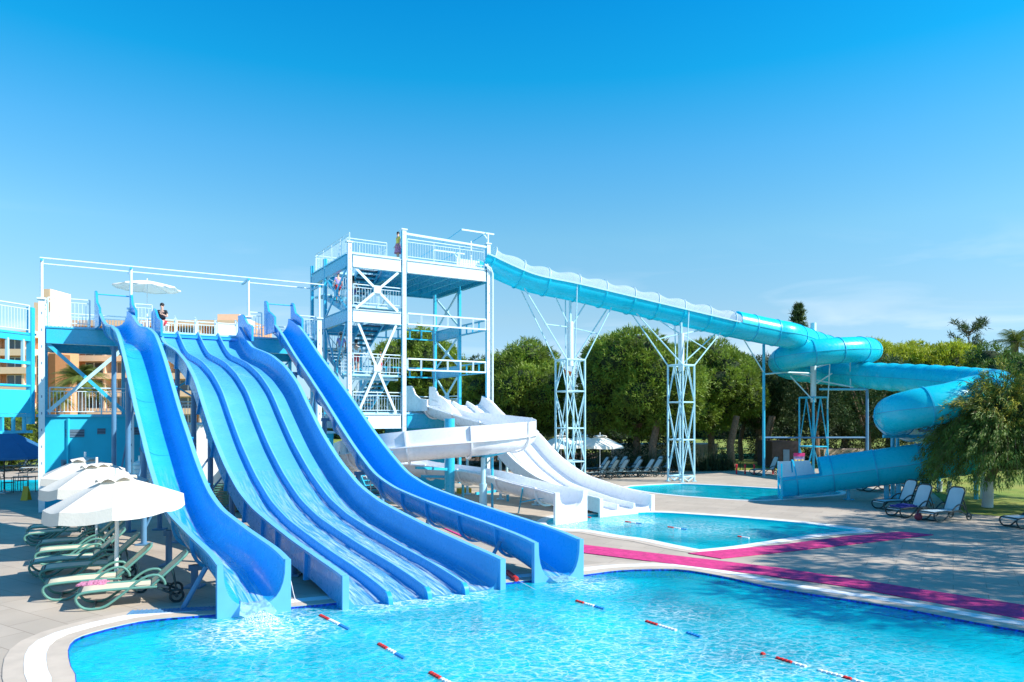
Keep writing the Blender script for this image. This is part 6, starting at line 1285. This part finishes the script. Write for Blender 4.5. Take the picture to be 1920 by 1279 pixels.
for i in range(n):
    for q, r in ((.1, .05), (.5, .06), (.9, .05)): pp.append(a.lerp(b, (i + q) / n)); rr.append(r)
mb.tube(pp, rr, 8); solo('spare_float', 'row of dark red floats lying on the pool edge by the rightmost blue slide', 'float', mb, M['red'], P(960, 1086))

# ------------------------------------------------------------------ people
def skin_mesh(chain, joints, radii, root, sub=1):
    """grow one continuous surface round a skeleton"""
    me = bpy.data.meshes.new('tmp'); idx = {k: i for i, k in enumerate(joints)}; me.from_pydata([tuple(joints[k]) for k in joints], [(idx[a], idx[b]) for a, b in chain], []); o = bpy.data.objects.new('tmp', me); COL.objects.link(o)
    md = o.modifiers.new('s', 'SKIN'); md.use_smooth_shade = True
    for k in joints: sv = me.skin_vertices[0].data[idx[k]]; sv.radius = radii[k]; sv.use_root = (k == root)
    m2 = o.modifiers.new('u', 'SUBSURF'); m2.levels = sub; m2.render_levels = sub
    dg = bpy.context.evaluated_depsgraph_get(); ev = o.evaluated_get(dg); em = ev.to_mesh(); vs = [tuple(v.co) for v in em.vertices]; fs = [tuple(p.vertices) for p in em.polygons]; ev.to_mesh_clear(); bpy.data.objects.remove(o); return vs, fs
def person(label, loc, rz, H=1.7, pose='stand', top='black', bottom='redcloth', hair='hair', skirt=False, arms='down', hat=None, long_hair=False, group=None, dress=None):
    t = thing('person', label, 'person', (0, 0, 0), group); k = H / 1.7
    J = dict(pelvis=(0, 0, .93), belly=(0, .0, 1.08), chest=(0, 0, 1.30), neck=(0, 0, 1.46), head0=(0, .01, 1.54), head1=(0, .02, 1.66))
    for s, n in ((-1, 'l'), (1, 'r')):
        J['sh' + n] = (.17 * s, 0, 1.40); J['hip' + n] = (.09 * s, 0, .88); J['kn' + n] = (.10 * s, .03, .49); J['an' + n] = (.10 * s, 0, .08); J['toe' + n] = (.11 * s, .15, .035)
        if arms == 'down': J['el' + n] = (.24 * s, -.02, 1.12); J['wr' + n] = (.25 * s, .08, .88); hd = (.02 * s, .06, -.09)
        else: J['el' + n] = (.25 * s, .08, 1.14); J['wr' + n] = (.12 * s, .30, 1.22); hd = (-.03 * s, .09, .02)
        if pose == 'climb' and s > 0: J['kn' + n] = (.10, .24, .62); J['an' + n] = (.10, .20, .26); J['toe' + n] = (.10, .34, .22)
        if pose == 'sit': J['kn' + n] = (.16 * s, .42, .92); J['an' + n] = (.15 * s, .48, .50); J['toe' + n] = (.16 * s, .62, .45)
        J['pa' + n] = tuple(J['wr' + n][i] + hd[i] * .8 for i in range(3))
    R = dict(pelvis=(.15, .11), belly=(.13, .10), chest=(.155, .11), neck=(.055, .055), head0=(.062, .075), head1=(.078, .095))
    for n in 'lr': R.update({'sh' + n: (.062, .062), 'el' + n: (.042, .042), 'wr' + n: (.028, .028), 'pa' + n: (.036, .022), 'hip' + n: (.088, .09), 'kn' + n: (.058, .06), 'an' + n: (.036, .038), 'toe' + n: (.04, .028)})
    E_ = [('pelvis', 'belly'), ('belly', 'chest'), ('chest', 'neck'), ('neck', 'head0'), ('head0', 'head1')]
    for n in 'lr': E_ += [('chest', 'sh' + n), ('sh' + n, 'el' + n), ('el' + n, 'wr' + n), ('wr' + n, 'pa' + n), ('pelvis', 'hip' + n), ('hip' + n, 'kn' + n), ('kn' + n, 'an' + n), ('an' + n, 'toe' + n)]
    z0 = .43 if pose == 'sit' else 0
    def S(v): return (v[0] * k, v[1] * k, (v[2] - z0) * k)
    vs, fs = skin_mesh(E_, {a: V3(*b) for a, b in J.items()}, R, 'pelvis'); mb = MB(); mb.add([S(v) for v in vs], fs)
    for s, n in ((-1, 'l'), (1, 'r')):      # five fingers on each palm
        w_, p_ = V3(*J['wr' + n]), V3(*J['pa' + n]); d = (p_ - w_).normalized(); sd_ = V3(0, 1, 0) if abs(d.z) > .6 else V3(0, 0, 1)
        for f in range(4):
            L = (.062, .075, .07, .055)[f]; a = p_ + d * .03 + sd_ * (-.027 + .018 * f); b = a + d * L * .55; c = b + (d + V3(-.5 * s, 0, 0)).normalized() * L * .45; mb.tube([V3(*S(a)), V3(*S(b)), V3(*S(c))], [.009 * k, .008 * k, .006 * k], 6)
        a = p_ - sd_ * .028; mb.tube([V3(*S(a)), V3(*S(a - sd_ * .02 + d * .025)), V3(*S(a - sd_ * .018 + d * .055))], [.011 * k, .009 * k, .007 * k], 6)
    hc = V3(*J['head1']); 
    mb.ball(S(hc + V3(0, .095, -.035)), (.013 * k, .022 * k, .02 * k), 8, 6)
    for s in (-1, 1): mb.ball(S(hc + V3(.082 * s, 0, -.03)), (.012 * k, .02 * k, .03 * k), 8, 6)
    part('body', mb, M['skin'], t)
    for s in (-1, 1): e_ = MB(); e_.ball(S(hc + V3(.032 * s, .088, -.005)), (.013 * k, .008 * k, .008 * k), 8, 6); part('eye', e_, M['black'], t)
    mo = MB(); mo.ball(S(hc + V3(0, .083, -.085)), (.022 * k, .008 * k, .006 * k), 8, 6); part('mouth', mo, M['redcloth'], t)
    hb_ = MB(); hb_.ball(S(hc + V3(0, -.025, .035)), (.094 * k, .102 * k, .092 * k), 14, 10)
    if long_hair: hb_.ball(S(hc + V3(0, -.075, -.12)), (.085 * k, .05 * k, .16 * k), 12, 8)
    part('hair', hb_, M[hair], t)
    if hat: h_ = MB(); h_.lathe(S(hc + V3(0, .01, .05)), [(.17 * k, 0), (.17 * k, .012 * k), (.098 * k, .02 * k), (.095 * k, .08 * k), (.06 * k, .11 * k), (0, .115 * k)], 16); part('hat', h_, M[hat], t)
    tj = ['pelvis', 'belly', 'chest', 'shl', 'shr', 'sl', 'sr']; TJ = {a: V3(*J[a]) for a in tj if a in J}; TR_ = {a: tuple(q * 1.12 + .008 for q in R[a]) for a in TJ}
    for n in 'lr': TJ['s' + n] = V3(*J['sh' + n]).lerp(V3(*J['el' + n]), .62); TR_['s' + n] = (.06, .06)
    TJ['pelvis'] = TJ['pelvis'] + V3(0, 0, .03); vs, fs = skin_mesh([('pelvis', 'belly'), ('belly', 'chest'), ('chest', 'shl'), ('chest', 'shr'), ('shl', 'sl'), ('shr', 'sr')], TJ, TR_, 'pelvis'); mb = MB(); mb.add([S(v) for v in vs], fs); part('shirt', mb, M[top], t)
    if skirt: mb = MB(); mb.lathe((0, 0, 0), [(.17 * k, .98 * k), (.21 * k, .85 * k), (.26 * k, .62 * k), (.31 * k, .38 * k), (.30 * k, .38 * k), (.2 * k, .86 * k)], 20, 1, .8); part('skirt', mb, M[bottom], t)
    else:
        BJ = dict(pelvis=V3(*J['pelvis'])); BR = dict(pelvis=(.165, .125)); ch_ = []
        for n in 'lr': BJ['h' + n] = V3(*J['hip' + n]); BJ['k' + n] = V3(*J['hip' + n]).lerp(V3(*J['kn' + n]), .75); BR['h' + n] = (.105, .108); BR['k' + n] = (.088, .09); ch_ += [('pelvis', 'h' + n), ('h' + n, 'k' + n)]
        vs, fs = skin_mesh(ch_, BJ, BR, 'pelvis'); mb = MB(); mb.add([S(v) for v in vs], fs); part('shorts', mb, M[bottom], t)
    t.location = loc; t.rotation_euler = (0, 0, rz); return t
person('person in a yellow top and pink floral skirt at the top of the stair tower', Q(2.52, .42, 10.99), 2.2, H=1.24, top='yellow', bottom='pinkcloth', skirt=True)
sg = T_(.45, .75, DZ)
person('person in a black shirt and red shorts sitting at the top of the four-lane slide', V3(at(304, 29.6), 29.6, DZ - .0), radians(188), H=1.55, pose='sit', top='black', bottom='redcloth', arms='fwd')
mb = MB(); q = V3(at(304, 29.9), 29.9, DZ); mb.box(q + V3(0, 0, .36), (.45, .42, .04)); 
st = thing('low_stool', 'low stool under the seated person on the launch platform', 'stool', q); part('seat', mb, M['white'], st)
for a, b in ((-.18, -.16), (.18, -.16), (.18, .16), (-.18, .16)): mb = MB(); mb.tube([q + V3(a, b, .0), q + V3(a, b, .34)], .018, 6); part('leg', mb, M['white'], st)
gs = 'people climbing the stair tower'
person('person in a lilac top on the upper flight, just behind the left column', Q(.5, 3.1, 9.22), radians(30), H=1.35, top='lilac', bottom='redcloth', pose='climb', group=gs)
person('person in a white top with dark hair on the upper flight', Q(.85, 1.95, 8.84), radians(34), H=1.4, top='whitecloth', bottom='navy', pose='climb', group=gs, long_hair=True)
person('person with a white hat and lilac top on the middle flight', Q(.45, 2.5, 6.06), radians(25), H=1.5, top='lilac', bottom='whitecloth', hat='whitecloth', group=gs, pose='climb')
person('person in a white top and red shorts on the middle flight', Q(.85, 1.5, 5.62), radians(20), H=1.5, top='whitecloth', bottom='redcloth', group=gs, arms='fwd')
person('person in an orange top behind the middle landing railing', Q(1.75, .7, 5.51), radians(-60), H=1.05, top='yellow', bottom='redcloth', hair='wood', group=gs, arms='fwd')
person('person in a lilac top at the stair foot between two blue slides', Q(.75, -1.1, .62), radians(20), H=1.45, top='lilac', bottom='navy', pose='climb', group=gs)
person('person in a yellow top on the lower platform behind the white spiral slide', Q(4.6, 4.2, 3.77), radians(190), H=1.05, top='yellow', bottom='redcloth', hair='wood', group='people on the lower platform')
